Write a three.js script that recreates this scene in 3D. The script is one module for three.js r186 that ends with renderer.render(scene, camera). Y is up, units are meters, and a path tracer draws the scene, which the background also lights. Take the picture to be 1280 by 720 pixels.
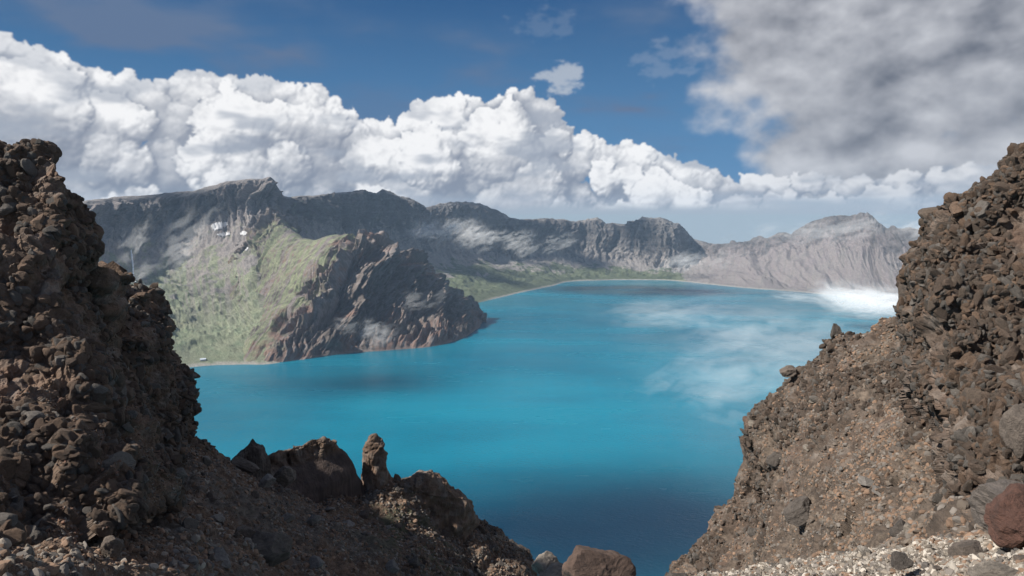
import * as THREE from 'three';
import { mergeGeometries } from 'three/addons/utils/BufferGeometryUtils.js';

// ---------------------------------------------------------------- camera, sun, exposure
const scene = new THREE.Scene();
const camera = new THREE.PerspectiveCamera(46.7, 16 / 9, 0.3, 60000);
camera.position.set(0, 450, 0);                       // eye 450 m above the lake
camera.rotation.set(THREE.MathUtils.degToRad(-6.3), 0, 0);
scene.add(camera);
const renderer = new THREE.WebGLRenderer({ antialias: true });
renderer.toneMapping = THREE.LinearToneMapping;
renderer.toneMappingExposure = 1.5;
renderer.shadowMap.enabled = true;
const SUN = new THREE.Vector3(-0.70, 0.67, 0.19).normalize();   // high on the left, a little behind the viewer
const sun = new THREE.DirectionalLight(new THREE.Color(1, 0.94, 0.84), 5);
sun.position.copy(SUN).multiplyScalar(5000).add(new THREE.Vector3(0, 0, -2500));
sun.target.position.set(0, 0, -2500);
sun.castShadow = true;
sun.shadow.radius = 3;
Object.assign(sun.shadow.camera, { left: -4500, right: 4500, top: 4500, bottom: -4500, near: 10, far: 14000 });
sun.shadow.mapSize.set(4096, 4096);
scene.add(sun, sun.target);
scene.fog = new THREE.FogExp2(new THREE.Color(0.50, 0.72, 1.0), 0.00005);

// ---------------------------------------------------------------- noise
function rng(seed) { let a = seed >>> 0; return () => { a = (a + 0x6D2B79F5) | 0; let t = Math.imul(a ^ (a >>> 15), 1 | a); t = (t + Math.imul(t ^ (t >>> 7), 61 | t)) ^ t; return ((t ^ (t >>> 14)) >>> 0) / 4294967296; }; }
const PERM = new Uint8Array(512);
{ const r = rng(77), p = [...Array(256).keys()]; for (let i = 255; i > 0; i--) { const j = Math.floor(r() * (i + 1)); [p[i], p[j]] = [p[j], p[i]]; } for (let i = 0; i < 512; i++) PERM[i] = p[i & 255]; }
function grad(h, x, y, z) { h &= 15; const u = h < 8 ? x : y, v = h < 4 ? y : h === 12 || h === 14 ? x : z; return ((h & 1) ? -u : u) + ((h & 2) ? -v : v); }
function perlin(x, y, z) {
  const fx = Math.floor(x), fy = Math.floor(y), fz = Math.floor(z), X = fx & 255, Y = fy & 255, Z = fz & 255; x -= fx; y -= fy; z -= fz;
  const u = x * x * x * (x * (x * 6 - 15) + 10), v = y * y * y * (y * (y * 6 - 15) + 10), w = z * z * z * (z * (z * 6 - 15) + 10);
  const A = PERM[X] + Y, AA = PERM[A] + Z, AB = PERM[A + 1] + Z, B_ = PERM[X + 1] + Y, BA = PERM[B_] + Z, BB = PERM[B_ + 1] + Z;
  const l = (t, a, b) => a + t * (b - a);
  return l(w, l(v, l(u, grad(PERM[AA], x, y, z), grad(PERM[BA], x - 1, y, z)), l(u, grad(PERM[AB], x, y - 1, z), grad(PERM[BB], x - 1, y - 1, z))),
    l(v, l(u, grad(PERM[AA + 1], x, y, z - 1), grad(PERM[BA + 1], x - 1, y, z - 1)), l(u, grad(PERM[AB + 1], x, y - 1, z - 1), grad(PERM[BB + 1], x - 1, y - 1, z - 1))));
}
function fbm(x, y, z, oct = 4, gain = 0.5) { let s = 0, a = 1; for (let i = 0; i < oct; i++) { s += a * perlin(x, y, z); a *= gain; x = x * 2.03 + 13.7; y = y * 2.03 + 7.1; z = z * 2.03 + 3.3; } return s; }
function ridged(x, y, z, oct = 4, gain = 0.5) { let s = 0, a = 1, n = 0; for (let i = 0; i < oct; i++) { const r = 1 - Math.abs(perlin(x, y, z)) * 2; s += a * r; n += a; a *= gain; x = x * 2.07 + 5.7; y = y * 2.07 + 9.1; z = z * 2.07 + 1.3; } return s / n; }
function hash3(i, j, k, s) { let h = Math.imul(i, 374761393) ^ Math.imul(j, 668265263) ^ Math.imul(k, 1440662683) ^ Math.imul(s, 974634777); h = Math.imul(h ^ (h >>> 13), 1274126177); h = Math.imul(h ^ (h >>> 16), 2246822519); return (h ^ (h >>> 15)) >>> 0; }
const FC = { crack: 0, id: 0 };                       // the last facet's distance to its edge and its number
function plane(h, x, y, z) { const k = Math.imul(h, 2654435761) >>> 0; return (k >>> 24) / 127.5 * 0.55 - 0.55 - (((k & 255) / 127.5 - 1) * x + (((k >>> 8) & 255) / 127.5 - 1) * y + (((k >>> 16) & 255) / 127.5 - 1) * z) * 0.8; }
function facets(x, y, z, seed) {                      // broken rock: every cell a tilted flat face, worn together along the edges
  const ix = Math.floor(x), iy = Math.floor(y), iz = Math.floor(z);
  let d1 = 9, d2 = 9, ax = 0, ay = 0, az = 0, ah = 0, bx = 0, by = 0, bz = 0, bh = 0;
  for (let a = -1; a < 2; a++) for (let b = -1; b < 2; b++) for (let c = -1; c < 2; c++) {
    const h = hash3(ix + a, iy + b, iz + c, seed);
    const px = ix + a + (h & 1023) / 1023 - x, py = iy + b + ((h >>> 10) & 1023) / 1023 - y, pz = iz + c + ((h >>> 20) & 1023) / 1023 - z;
    const d = px * px + py * py + pz * pz;
    if (d < d1) { d2 = d1; bx = ax; by = ay; bz = az; bh = ah; d1 = d; ax = px; ay = py; az = pz; ah = h; } else if (d < d2) { d2 = d; bx = px; by = py; bz = pz; bh = h; }
  }
  FC.crack = Math.sqrt(d2) - Math.sqrt(d1); FC.id = ah;
  const t = 0.5 + 0.5 * Math.min(1, FC.crack / 0.45), p = plane(ah, ax, ay, az);
  return t >= 1 ? p : p * t + plane(bh, bx, by, bz) * (1 - t);
}
const sm = (a, b, x) => { const t = Math.min(1, Math.max(0, (x - a) / (b - a))); return t * t * (3 - 2 * t); };
const mix = (a, b, t) => a + (b - a) * t;
const clamp = (x, a = 0, b = 1) => Math.min(b, Math.max(a, x));
function along(table, x) { if (x <= table[0][0]) return table[0][1]; for (let i = 1; i < table.length; i++) if (x <= table[i][0]) { const [a, b] = table[i - 1], [c, d] = table[i]; return b + (d - b) * (x - a) / (c - a || 1); } return table[table.length - 1][1]; }

// ---------------------------------------------------------------- sky: blue air, a bank of cumulus round the horizon, grey cloud to the right
const sky = (() => {
  const AIR = 0.61, W = 4096, H = 2048, PD = W / 360, R0 = H / 2, CH = 48 * 11, r = rng(5);
  const rad = Math.PI / 180, az = c => (c + 0.5) / PD - 90;                     // degrees right of straight ahead
  const ahead = [[-42.69,12.26], [-38.98,12], [-36.54,11.7], [-33.96,10.94], [-30.72,9.93], [-27.69,9.78], [-24.43,10.62], [-19.87,10.55], [-15.96,10.18], [-13.83,8.11], [-11.29,7.43], [-9.33,7.99], [-6.66,10.13], [-3.35,9.36], [0,10.26], [3.22,8.72], [4.03,7.17], [7.38,6.22], [10.35,5.59], [13.94,4.04], [15.36,3.31], [17.44,2.7], [18.94,3.43], [21.06,2.89], [23.65,3.2], [26.45,2.77], [30.61,3.24], [37.11,3.32], [41.88,3.89]];
  const top = new Float32Array(W);
  for (let c = 0; c < W; c++) {
    let a = az(c); if (a > 180) a -= 360;
    const far = 8.5 + 7 * fbm(Math.cos(a * rad) * 2.3, Math.sin(a * rad) * 2.3, 4.4, 3);
    const k = sm(42, 60, Math.abs(a));
    top[c] = mix(along(ahead, a), far, k);
  }
  const N = W * CH, wx = new Float32Array(N), wy = new Float32Array(N), HT = new Float32Array(N).fill(-99), TH = new Float32Array(N);
  for (let y = 0; y < CH; y++) for (let c = 0; c < W; c++) {
    const a = az(c) * rad, e = y / PD, X = Math.cos(a) * 57.3, Y = Math.sin(a) * 57.3, i = y * W + c;
    const q = fbm(X * 0.9, Y * 0.9, e * 0.9, 3), s = fbm(X * 0.9 + 40, Y * 0.9, e * 0.9 + 9, 3);
    wx[i] = q * 0.55; wy[i] = s * 0.55;
  }
  const puff = (a, e, rr, z) => {                                               // a round billow, its rim frayed by the warp
    const R = rr + 0.7, y0 = Math.max(0, Math.floor((e - R) * PD)), y1 = Math.min(CH - 1, Math.ceil((e + R) * PD));
    const c0 = Math.floor((a + 90 - R) * PD), c1 = Math.ceil((a + 90 + R) * PD);
    for (let y = y0; y <= y1; y++) for (let c = c0; c <= c1; c++) {
      const i = y * W + ((c % W) + W) % W, dx = c / PD - 90 - a + wx[i] * Math.min(1, rr), dy = y / PD - e + wy[i] * Math.min(1, rr), d = (dx * dx + dy * dy) / (rr * rr);
      if (d < 1) { const h = z + rr * Math.sqrt(1 - d); if (h > HT[i]) HT[i] = h; const t = (1 - d) * Math.min(1, rr); if (t > TH[i]) TH[i] = t; }
    }
  };
  const bud = (a, e, rr, z, level) => {
    puff(a, e, rr, z);
    if (!level) return;
    for (let k = 0; k < (level === 2 ? 11 : 6); k++) {
      const t = (r() * 1.5 - 0.25) * Math.PI, u = level === 2 ? 0.45 + 0.5 * r() : 0.6 + 0.35 * r(), cr = rr * (0.18 + 0.34 * r() * r());
      bud(a + Math.cos(t) * u * rr, e + Math.sin(t) * u * rr * 0.95, cr, z + rr * Math.sqrt(1 - u * u) - cr * 0.7, level - 1);
    }
  };
  for (let a = -90; a < 270; a += 1.25) {
    const t = top[((Math.floor((a + 90) * PD) % W) + W) % W];
    const rr = 0.7 + 2.5 * r() * r(); bud(a + r(), t - rr * (0.92 + 0.2 * r()), rr, -rr * 0.3 - r(), 2);
    for (let e = t - 2.4; e > -2; e -= 2.2 + r() * 1.8) { const q = 1.1 + 3.0 * r() * r(); bud(a + r() * 2, e - q * 0.6, q, r() * 3.2 - q * 0.35 - 0.8, 2); }
  }
  const blur = (src, rad_, pow) => {                                            // box blur, twice
    let A = src; for (let it = 0; it < 2; it++) {
      const B = new Float32Array(N), C = new Float32Array(N), n = 2 * rad_ + 1;
      for (let y = 0; y < CH; y++) { let s = 0; const o = y * W; for (let k = -rad_; k <= rad_; k++) s += A[o + ((k % W) + W) % W]; for (let c = 0; c < W; c++) { B[o + c] = s / n; s += A[o + (c + rad_ + 1) % W] - A[o + (c - rad_ + W) % W]; } }
      for (let c = 0; c < W; c++) { let s = 0; for (let k = -rad_; k <= rad_; k++) s += B[clamp(k, 0, CH - 1) * W + c]; for (let y = 0; y < CH; y++) { C[y * W + c] = s / n; s += B[Math.min(CH - 1, y + rad_ + 1) * W + c] - B[Math.max(0, y - rad_) * W + c]; } }
      A = C;
    } return A;
  };
  const HF = new Float32Array(N); for (let i = 0; i < N; i++) HF[i] = HT[i] < -50 ? -3 : HT[i];
  const fine = HF, mid = blur(HF, 5), wide = blur(HF, 24);
  const px = new Float32Array(W * H * 4), put = (i, R, G, B_) => { px[i * 4] = R * AIR; px[i * 4 + 1] = G * AIR; px[i * 4 + 2] = B_ * AIR; px[i * 4 + 3] = 1; };
  const greyEdge = [[-2, 21], [3, 20], [7, 18.6], [11, 17.4], [14, 14.6], [17, 13], [22, 9], [30, 0], [40, -10]];   // left rim of the grey cloud: [height, bearing]
  const LX = -0.5, LY = 0.72, LZ = 0.48;
  for (let y = 0; y < H - R0; y++) for (let c = 0; c < W; c++) {
    const off = y >= CH ? 3 : c > 1640 || c < 410 ? 1 : 0;                      // coarser behind the viewer and overhead
    if (y & off || c & off) { const j = (R0 + (y & ~off)) * W + (c & ~off); put((y + R0) * W + c, px[j * 4] / AIR, px[j * 4 + 1] / AIR, px[j * 4 + 2] / AIR); continue; }
    const el = (y + 0.5) / PD; let a = az(c); const ar = a * rad; if (a > 180) a -= 360;
    const ce = Math.cos(el * rad), dx = Math.sin(ar) * ce, dy = Math.sin(el * rad), dz = -Math.cos(ar) * ce;
    const t = Math.pow(clamp(el / 60), 0.6), lowT = sm(22, 3, el);
    let R = mix(0.036, 0.010, t) + 0.075 * lowT, G = mix(0.135, 0.055, t) + 0.15 * lowT, B_ = mix(0.33, 0.185, t) + 0.20 * lowT;
    // thin high veils
    const X = dx / (dy + 0.12), Z = dz / (dy + 0.12);
    const v1 = fbm(X * 0.55 + 3, Z * 0.8, 0.5, 5, 0.55), v2 = fbm(X * 1.4, Z * 1.4, 7.5, 5, 0.55);
    let veil = clamp(sm(0.0, 0.75, v1 * 0.9 + v2 * 0.35 + 0.12) * 0.45 + sm(12, 30, el) * 0.26 * (1 + v1 + v2));
    veil = clamp(veil + sm(11, 18, el + 4 * v1 + 6 * v2) * (0.42 + 0.4 * v1 + 0.75 * v2));
    R = mix(R, 0.13, veil); G = mix(G, 0.20, veil); B_ = mix(B_, 0.34, veil);
    const ink = (cov, w) => { R = mix(R, w[0], cov); G = mix(G, w[1], cov); B_ = mix(B_, w[2], cov); };
    // small torn wisps
    for (const [wa, we, wr, str] of [[4.3, 11.2, 2.3, 0.66], [2.6, 15.2, 2.6, 0.10], [12.6, 12.2, 3.0, 0.16]]) {
      const q = ((a - wa) / wr) ** 2 + ((el - we) / (wr * 0.5)) ** 2; if (q < 4) ink(str * sm(0.1, 0.75, 0.75 - q * 0.55 + 0.8 * fbm(a * 0.55, el * 0.95, 3.1, 5, 0.6)), [0.62, 0.66, 0.72]);
    }
    { // the grey cloud sheet on the right and scattered grey cloud elsewhere
      const edge = a > -30 && a < 90 ? (a - along(greyEdge, el)) / 7 : -2;
      const m = Math.max(clamp(edge, -2, 1.2) * sm(85, 60, a), -1.6 + 3.2 * fbm(dx * 1.7 + 8, dy * 3, dz * 1.7, 3) + sm(20, 60, el) * 0.7 - sm(60, 25, Math.abs(a - 2)) * 3);
      const f1 = m > -1.2 ? fbm(a * 0.085, el * 0.12, 5.5, 6, 0.52) : -1, D = m + f1 * 1.5, cov = sm(0.0, 0.85, D) * sm(-1.0, 2.5, el + f1 * 4) * 0.94;
      if (cov > 0) {
        const f2 = fbm((a + 1.1) * 0.085, (el - 1.3) * 0.12, 5.5, 6, 0.52), lit = clamp(0.36 + (f2 - f1) * -1.0 + 0.20 * (ridged(a * 0.16, el * 0.24, 7.7, 4, 0.55) - 0.55) + 0.42 * sm(1.6, 0.1, D) + 0.16 * f1 + 0.07 * fbm(a * 0.4, el * 0.5, 8.8, 4) + 0.22 * sm(8, 3, el), 0, 1);
        ink(cov, [mix(0.15, 0.68, lit), mix(0.165, 0.69, lit), mix(0.205, 0.73, lit)]);
      }
    }
    if (y < CH) {                                                               // the cumulus bank
      const i = y * W + c, al = TH[i] > 0 ? sm(0.0, 0.06, TH[i] + 0.06 * fbm(a * 2.1, el * 2.1, 1.5, 4, 0.6)) : 0;
      if (al > 0) {
        const l = y * W + (c - 1 + W) % W, rr = y * W + (c + 1) % W, u = Math.min(CH - 1, y + 1) * W + c, d = Math.max(0, y - 1) * W + c;
        const gx = ((fine[rr] - fine[l]) * 0.62 + (mid[rr] - mid[l]) * 0.4 + (wide[rr] - wide[l]) * 0.4) * PD / 2, gy = ((fine[u] - fine[d]) * 0.62 + (mid[u] - mid[d]) * 0.4 + (wide[u] - wide[d]) * 0.4) * PD / 2, n = 1 / Math.sqrt(1 + gx * gx + gy * gy);
        const lam = (-gx * LX - gy * LY + LZ) * n;
        const ao = clamp(0.80 + (fine[i] - mid[i]) * 0.55 + (mid[i] - wide[i]) * 0.30, 0.25, 1.15);
        const big = fbm(a * 0.10 + 3, el * 0.2, 9.1, 4), hgt = clamp(el / Math.max(3, top[c]));
        let s = clamp((0.50 + 0.60 * lam) * ao * (1.0 + 0.62 * big) + 0.14 * (hgt - 0.4), 0, 1.05);
        s = clamp(s * (1 + 0.20 * fbm(a * 0.9, el * 1.1, 4.4, 5, 0.62)), 0, 1.05); s = s * s * (1.6 - 0.55 * s);
        if (a > 14) s *= 1 - 0.30 * sm(14, 26, a) * sm(110, 60, a);                // in the shade of the grey sheet
        ink(al, [mix(0.26, 0.96, s), mix(0.30, 0.965, s), mix(0.385, 0.985, s)]);
        const under = sm(0.05, 0.55, fbm(a * 0.16 + 7, el * 0.42 + 2, 2.2, 4)) * sm(16, 6, el) * 0.78; ink(al * under, [0.40, 0.45, 0.54]);
      }
    }
    ink(sm(1.5, 0.1, el + 1.1 * fbm(a * 0.16, el * 0.6, 6.1, 4) * sm(0, 1.0, el)), [0.45, 0.52, 0.60]);
    put((y + R0) * W + c, R, G, B_);
  }
  for (let y = 0; y < R0; y++) for (let c = 0; c < W; c++) put(y * W + c, 0.45, 0.52, 0.60);
  const tex = new THREE.DataTexture(px, W, H, THREE.RGBAFormat, THREE.FloatType);
  tex.mapping = THREE.EquirectangularReflectionMapping; tex.magFilter = tex.minFilter = THREE.LinearFilter; tex.wrapS = THREE.RepeatWrapping; tex.needsUpdate = true;
  return tex;
})();
scene.background = sky; scene.environment = sky;
console.log('sky', performance.now() | 0);

// ---------------------------------------------------------------- surfaces drawn through survey lines
const cr = (a, b, c, d, t) => 0.5 * (2 * b + (c - a) * t + (2 * a - 5 * b + 4 * c - d) * t * t + (3 * b - a - 3 * c + d) * t * t * t);
const knot = (a, b) => Math.max(1e-3, Math.sqrt(Math.hypot(a[0] - b[0], a[1] - b[1], a[2] - b[2])));
/** One stretch of a curve through four points that does not swing out where their spacing is uneven. */
function bend(a, b, c, d, t) {
  const ab = knot(a, b), bc = knot(b, c), cd = knot(c, d), t2 = t * t, t3 = t2 * t, out = [0, 0, 0];
  for (let k = 0; k < 3; k++) {
    const m = bc * ((b[k] - a[k]) / ab - (c[k] - a[k]) / (ab + bc) + (c[k] - b[k]) / bc), n = bc * ((c[k] - b[k]) / bc - (d[k] - b[k]) / (bc + cd) + (d[k] - c[k]) / cd);
    out[k] = (2 * t3 - 3 * t2 + 1) * b[k] + (t3 - 2 * t2 + t) * m + (3 * t2 - 2 * t3) * c[k] + (t3 - t2) * n;
  }
  return out;
}
const add3 = (p, x, y, z) => [p[0] + x, p[1] + y, p[2] + z];
/** A grid through columns of points (columns left to right, points from the back over the crest to the foot); share: how many of the rows each stretch gets. */
function loft(columns, nu, nv, share, ushare) {
  const m = columns[0].length, n = columns.length;
  const spread = (k, parts, count) => { const out = [], w = parts ?? Array(count).fill(1), sum = w.reduce((a, b) => a + b, 0); for (let i = 0; i < k; i++) { let t = i / (k - 1) * sum, j = 0; while (j < count - 1 && t > w[j]) { t -= w[j]; j++; } out.push([j, Math.min(1, t / w[j])]); } return out; };
  const vs = spread(nv, share, m - 1), us = spread(nu, ushare, n - 1);
  const rows = columns.map(col => vs.map(([j, t]) => { const g = k => k < 0 ? col[0].map((q, a) => 2 * q - col[1][a]) : k >= m ? col[m - 1].map((q, a) => 2 * q - col[m - 2][a]) : col[k]; return bend(g(j - 1), g(j), g(j + 1), g(j + 2), t); }));
  const pos = new Float32Array(nu * nv * 3), U = new Float32Array(nu), V = new Float32Array(nv);
  us.forEach(([i, t], x) => { U[x] = i + t; for (let y = 0; y < nv; y++) { const g = k => k < 0 ? rows[0][y].map((q, a) => 2 * q - rows[1][y][a]) : k >= n ? rows[n - 1][y].map((q, a) => 2 * q - rows[n - 2][y][a]) : rows[k][y]; pos.set(bend(g(i - 1), g(i), g(i + 1), g(i + 2), t), (x * nv + y) * 3); } });
  vs.forEach(([j, t], y) => { V[y] = j + t; });
  return { nu, nv, pos, U, V, nor: null };
}
function normals(g) {
  const { nu, nv, pos } = g, nor = g.nor = new Float32Array(pos.length); let face = 0;
  for (let x = 0; x < nu; x++) for (let y = 0; y < nv; y++) {
    const a = (Math.min(nu - 1, x + 1) * nv + y) * 3, b = (Math.max(0, x - 1) * nv + y) * 3, c = (x * nv + Math.min(nv - 1, y + 1)) * 3, d = (x * nv + Math.max(0, y - 1)) * 3, i = (x * nv + y) * 3;
    const ux = pos[a] - pos[b], uy = pos[a + 1] - pos[b + 1], uz = pos[a + 2] - pos[b + 2], vx = pos[c] - pos[d], vy = pos[c + 1] - pos[d + 1], vz = pos[c + 2] - pos[d + 2];
    let nx = vy * uz - vz * uy, ny = vz * ux - vx * uz, nz = vx * uy - vy * ux; const l = Math.hypot(nx, ny, nz) || 1;
    nor[i] = nx / l; nor[i + 1] = ny / l; nor[i + 2] = nz / l;
    face += ny / l;
  }
  g.flip = face < 0; if (g.flip) for (let i = 0; i < nor.length; i++) nor[i] = -nor[i];
  return g;
}
function displace(g, f) {                              // f(x, y, z, u, v, normal) -> metres along the normal, or an offset
  if (!g.nor) normals(g);
  const { nu, nv, pos, nor } = g;
  for (let x = 0; x < nu; x++) for (let y = 0; y < nv; y++) {
    const i = (x * nv + y) * 3, h = f(pos[i], pos[i + 1], pos[i + 2], g.U[x], g.V[y], nor[i], nor[i + 1], nor[i + 2]);
    if (typeof h === 'number') { pos[i] += nor[i] * h; pos[i + 1] += nor[i + 1] * h; pos[i + 2] += nor[i + 2] * h; } else { pos[i] += h[0]; pos[i + 1] += h[1]; pos[i + 2] += h[2]; }
  }
  return normals(g);
}
function surface(g, name, material, tint, flat = false) {   // tint(x, y, z, u, v, normal) -> linear colour; flat: lay the grain on the plane of the face
  const { nu, nv, pos, nor } = g, col = new Float32Array(pos.length), uv = new Float32Array(nu * nv * 2), idx = new Uint32Array((nu - 1) * (nv - 1) * 6);
  const cu = new Float32Array(nu), cv = new Float32Array(nv), mv = nv >> 1, mu = nu >> 1, dist = (i, j) => Math.hypot(pos[i * 3] - pos[j * 3], pos[i * 3 + 1] - pos[j * 3 + 1], pos[i * 3 + 2] - pos[j * 3 + 2]);
  const run = (out, n, at) => { const S = 24; for (let p = 0; p < n - 1; p += S) { const q = Math.min(n - 1, p + S), d = dist(at(p), at(q)); for (let s = p + 1; s <= q; s++) out[s] = out[p] + d * (s - p) / (q - p); } };   // length in metres, measured in long strides
  run(cu, nu, x => x * nv + mv); run(cv, nv, y => mu * nv + y);
  const mean = [0, 0, 0]; if (flat) for (let x = 0; x < nu; x += 3) for (let y = nv >> 2; y < nv; y += 3) for (let a = 0; a < 3; a++) mean[a] += nor[(x * nv + y) * 3 + a];
  const N = new THREE.Vector3(...mean).normalize(), E1 = new THREE.Vector3(0, 1, 0).cross(N).normalize(), E2 = N.clone().cross(E1);
  let k = 0;
  for (let x = 0; x < nu; x++) for (let y = 0; y < nv; y++) {
    const i = x * nv + y, c = tint(pos[i * 3], pos[i * 3 + 1], pos[i * 3 + 2], g.U[x], g.V[y], nor[i * 3], nor[i * 3 + 1], nor[i * 3 + 2]);
    col[i * 3] = c[0]; col[i * 3 + 1] = c[1]; col[i * 3 + 2] = c[2]; if (flat) { uv[i * 2] = pos[i * 3] * E1.x + pos[i * 3 + 1] * E1.y + pos[i * 3 + 2] * E1.z; uv[i * 2 + 1] = pos[i * 3] * E2.x + pos[i * 3 + 1] * E2.y + pos[i * 3 + 2] * E2.z; } else { uv[i * 2] = cu[x]; uv[i * 2 + 1] = cv[y]; }
    if (x < nu - 1 && y < nv - 1) { const a = i, b = i + nv, d = i + 1, e = i + nv + 1; if (g.flip) idx.set([a, b, e, a, e, d], k); else idx.set([a, e, b, a, d, e], k); k += 6; }
  }
  const geo = new THREE.BufferGeometry();
  geo.setAttribute('position', new THREE.BufferAttribute(pos, 3)); geo.setAttribute('normal', new THREE.BufferAttribute(nor.slice(), 3)); geo.setAttribute('color', new THREE.BufferAttribute(col, 3)); geo.setAttribute('uv', new THREE.BufferAttribute(uv, 2)); geo.setIndex(new THREE.BufferAttribute(idx, 1));
  const mesh = new THREE.Mesh(geo, material); mesh.name = name; mesh.castShadow = mesh.receiveShadow = true; mesh.grid = g;
  return mesh;
}
function setting(mesh) { mesh.userData.kind = 'structure'; scene.add(mesh); return mesh; }
function thing(o, label, category, group) { o.userData.label = label; o.userData.category = category; if (group) o.userData.group = group; scene.add(o); return o; }

// ---------------------------------------------------------------- textures: grain of stone, wavelets
function tileNoise(n, f) { const d = new Uint8Array(n * n * 4); for (let y = 0; y < n; y++) for (let x = 0; x < n; x++) { const v = clamp(f(x / n, y / n)) * 255, i = (y * n + x) * 4; d[i] = d[i + 1] = d[i + 2] = v; d[i + 3] = 255; } const t = new THREE.DataTexture(d, n, n); t.wrapS = t.wrapT = THREE.RepeatWrapping; t.magFilter = THREE.LinearFilter; t.minFilter = THREE.LinearMipmapLinearFilter; t.generateMipmaps = true; t.needsUpdate = true; return t; }
const ring = (u, v, f, z, oct, gain) => { // noise that repeats without a seam: blend of four shifted copies
  const s = (a, b) => fbm(a * f, b * f, z, oct, gain), wu = sm(0.6, 1, u), wv = sm(0.6, 1, v);
  return mix(mix(s(u, v), s(u - 1, v), wu), mix(s(u, v - 1), s(u - 1, v - 1), wu), wv); };
const grain = tileNoise(512, (u, v) => 0.5 + 0.55 * ring(u, v, 18, 2.2, 5, 0.65));
const tones = tileNoise(512, (u, v) => 0.78 + 0.30 * ring(u, v, 9, 8.2, 6, 0.7));
tones.colorSpace = THREE.NoColorSpace;
const scaled = (t, m) => { const c = t.clone(); c.repeat.set(1 / m, 1 / m); c.needsUpdate = true; return c; };
const stone = (bumpTile, bump, toneTile, roughness = 0.95) => new THREE.MeshStandardMaterial({ vertexColors: true, roughness, metalness: 0, map: scaled(tones, toneTile), bumpMap: scaled(grain, bumpTile), bumpScale: bump });

// ---------------------------------------------------------------- crater wall round the lake
const skyline = [[-42.1472,0.0052], [-35.5326,0.0096], [-31.9804,0.016], [-29.7081,0.0204], [-27.3276,0.0261], [-25.407,0.0298], [-23.8135,0.0377], [-22.8258,0.0434], [-21.6568,0.0459], [-20.4692,0.0485], [-19.7461,0.0509], [-19.4566,0.0455], [-19.1749,0.0356], [-18.7719,0.0245], [-18.2866,0.0224], [-17.1702,0.0247], [-15.9169,0.026], [-14.3237,0.0308], [-13.3598,0.0321], [-12.5814,0.0345], [-11.4172,0.0288], [-10.8861,0.0347], [-10.2973,0.0324], [-9.6447,0.0255], [-8.4527,0.0221], [-8.1223,0.0186], [-7.2608,0.0081], [-6.4513,0.0117], [-5.0986,0.0164], [-3.9461,0.0188], [-2.7247,0.0153], [-1.3646,0.0058], [-0.3416,-0.0036], [0.6834,-0.0072], [2.7315,-0.0072], [4.2973,-0.0072], [5.3179,-0.0119], [6.1287,-0.0095], [6.8018,-0.0072], [7.2048,-0.006], [7.6119,-0.0107], [7.9537,-0.0177], [8.4865,-0.0142], [9.1567,-0.0165], [9.6918,-0.0188], [10.1475,-0.0106], [10.5445,-0.0106], [10.9979,-0.0036], [11.7886,-0.0059], [12.4402,-0.0047], [13.0302,-0.0082], [13.492,-0.0139], [13.9438,-0.0139], [14.4744,-0.0242], [15.1334,-0.0357], [16.032,-0.0401], [16.9842,-0.0434], [18.043,-0.042], [18.8388,-0.0384], [19.4533,-0.0394], [20.2349,-0.0358], [21.0679,-0.0323], [21.7035,-0.0244], [22.2335,-0.0243], [22.7148,-0.0297], [23.1027,-0.0219], [23.4987,-0.0186], [24.2771,-0.0098], [25.221,-0.0044], [26.0451,-0.0011], [26.7059,-0.0022], [27.5621,0.001], [28.1054,-0.0022], [28.6626,-0.0115], [29.2088,-0.0187], [29.9337,-0.0186], [30.6922,-0.0164], [31.3589,-0.0204], [32.1085,-0.0222], [36.5225,-0.0163], [42.177,-0.0018]];
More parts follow.
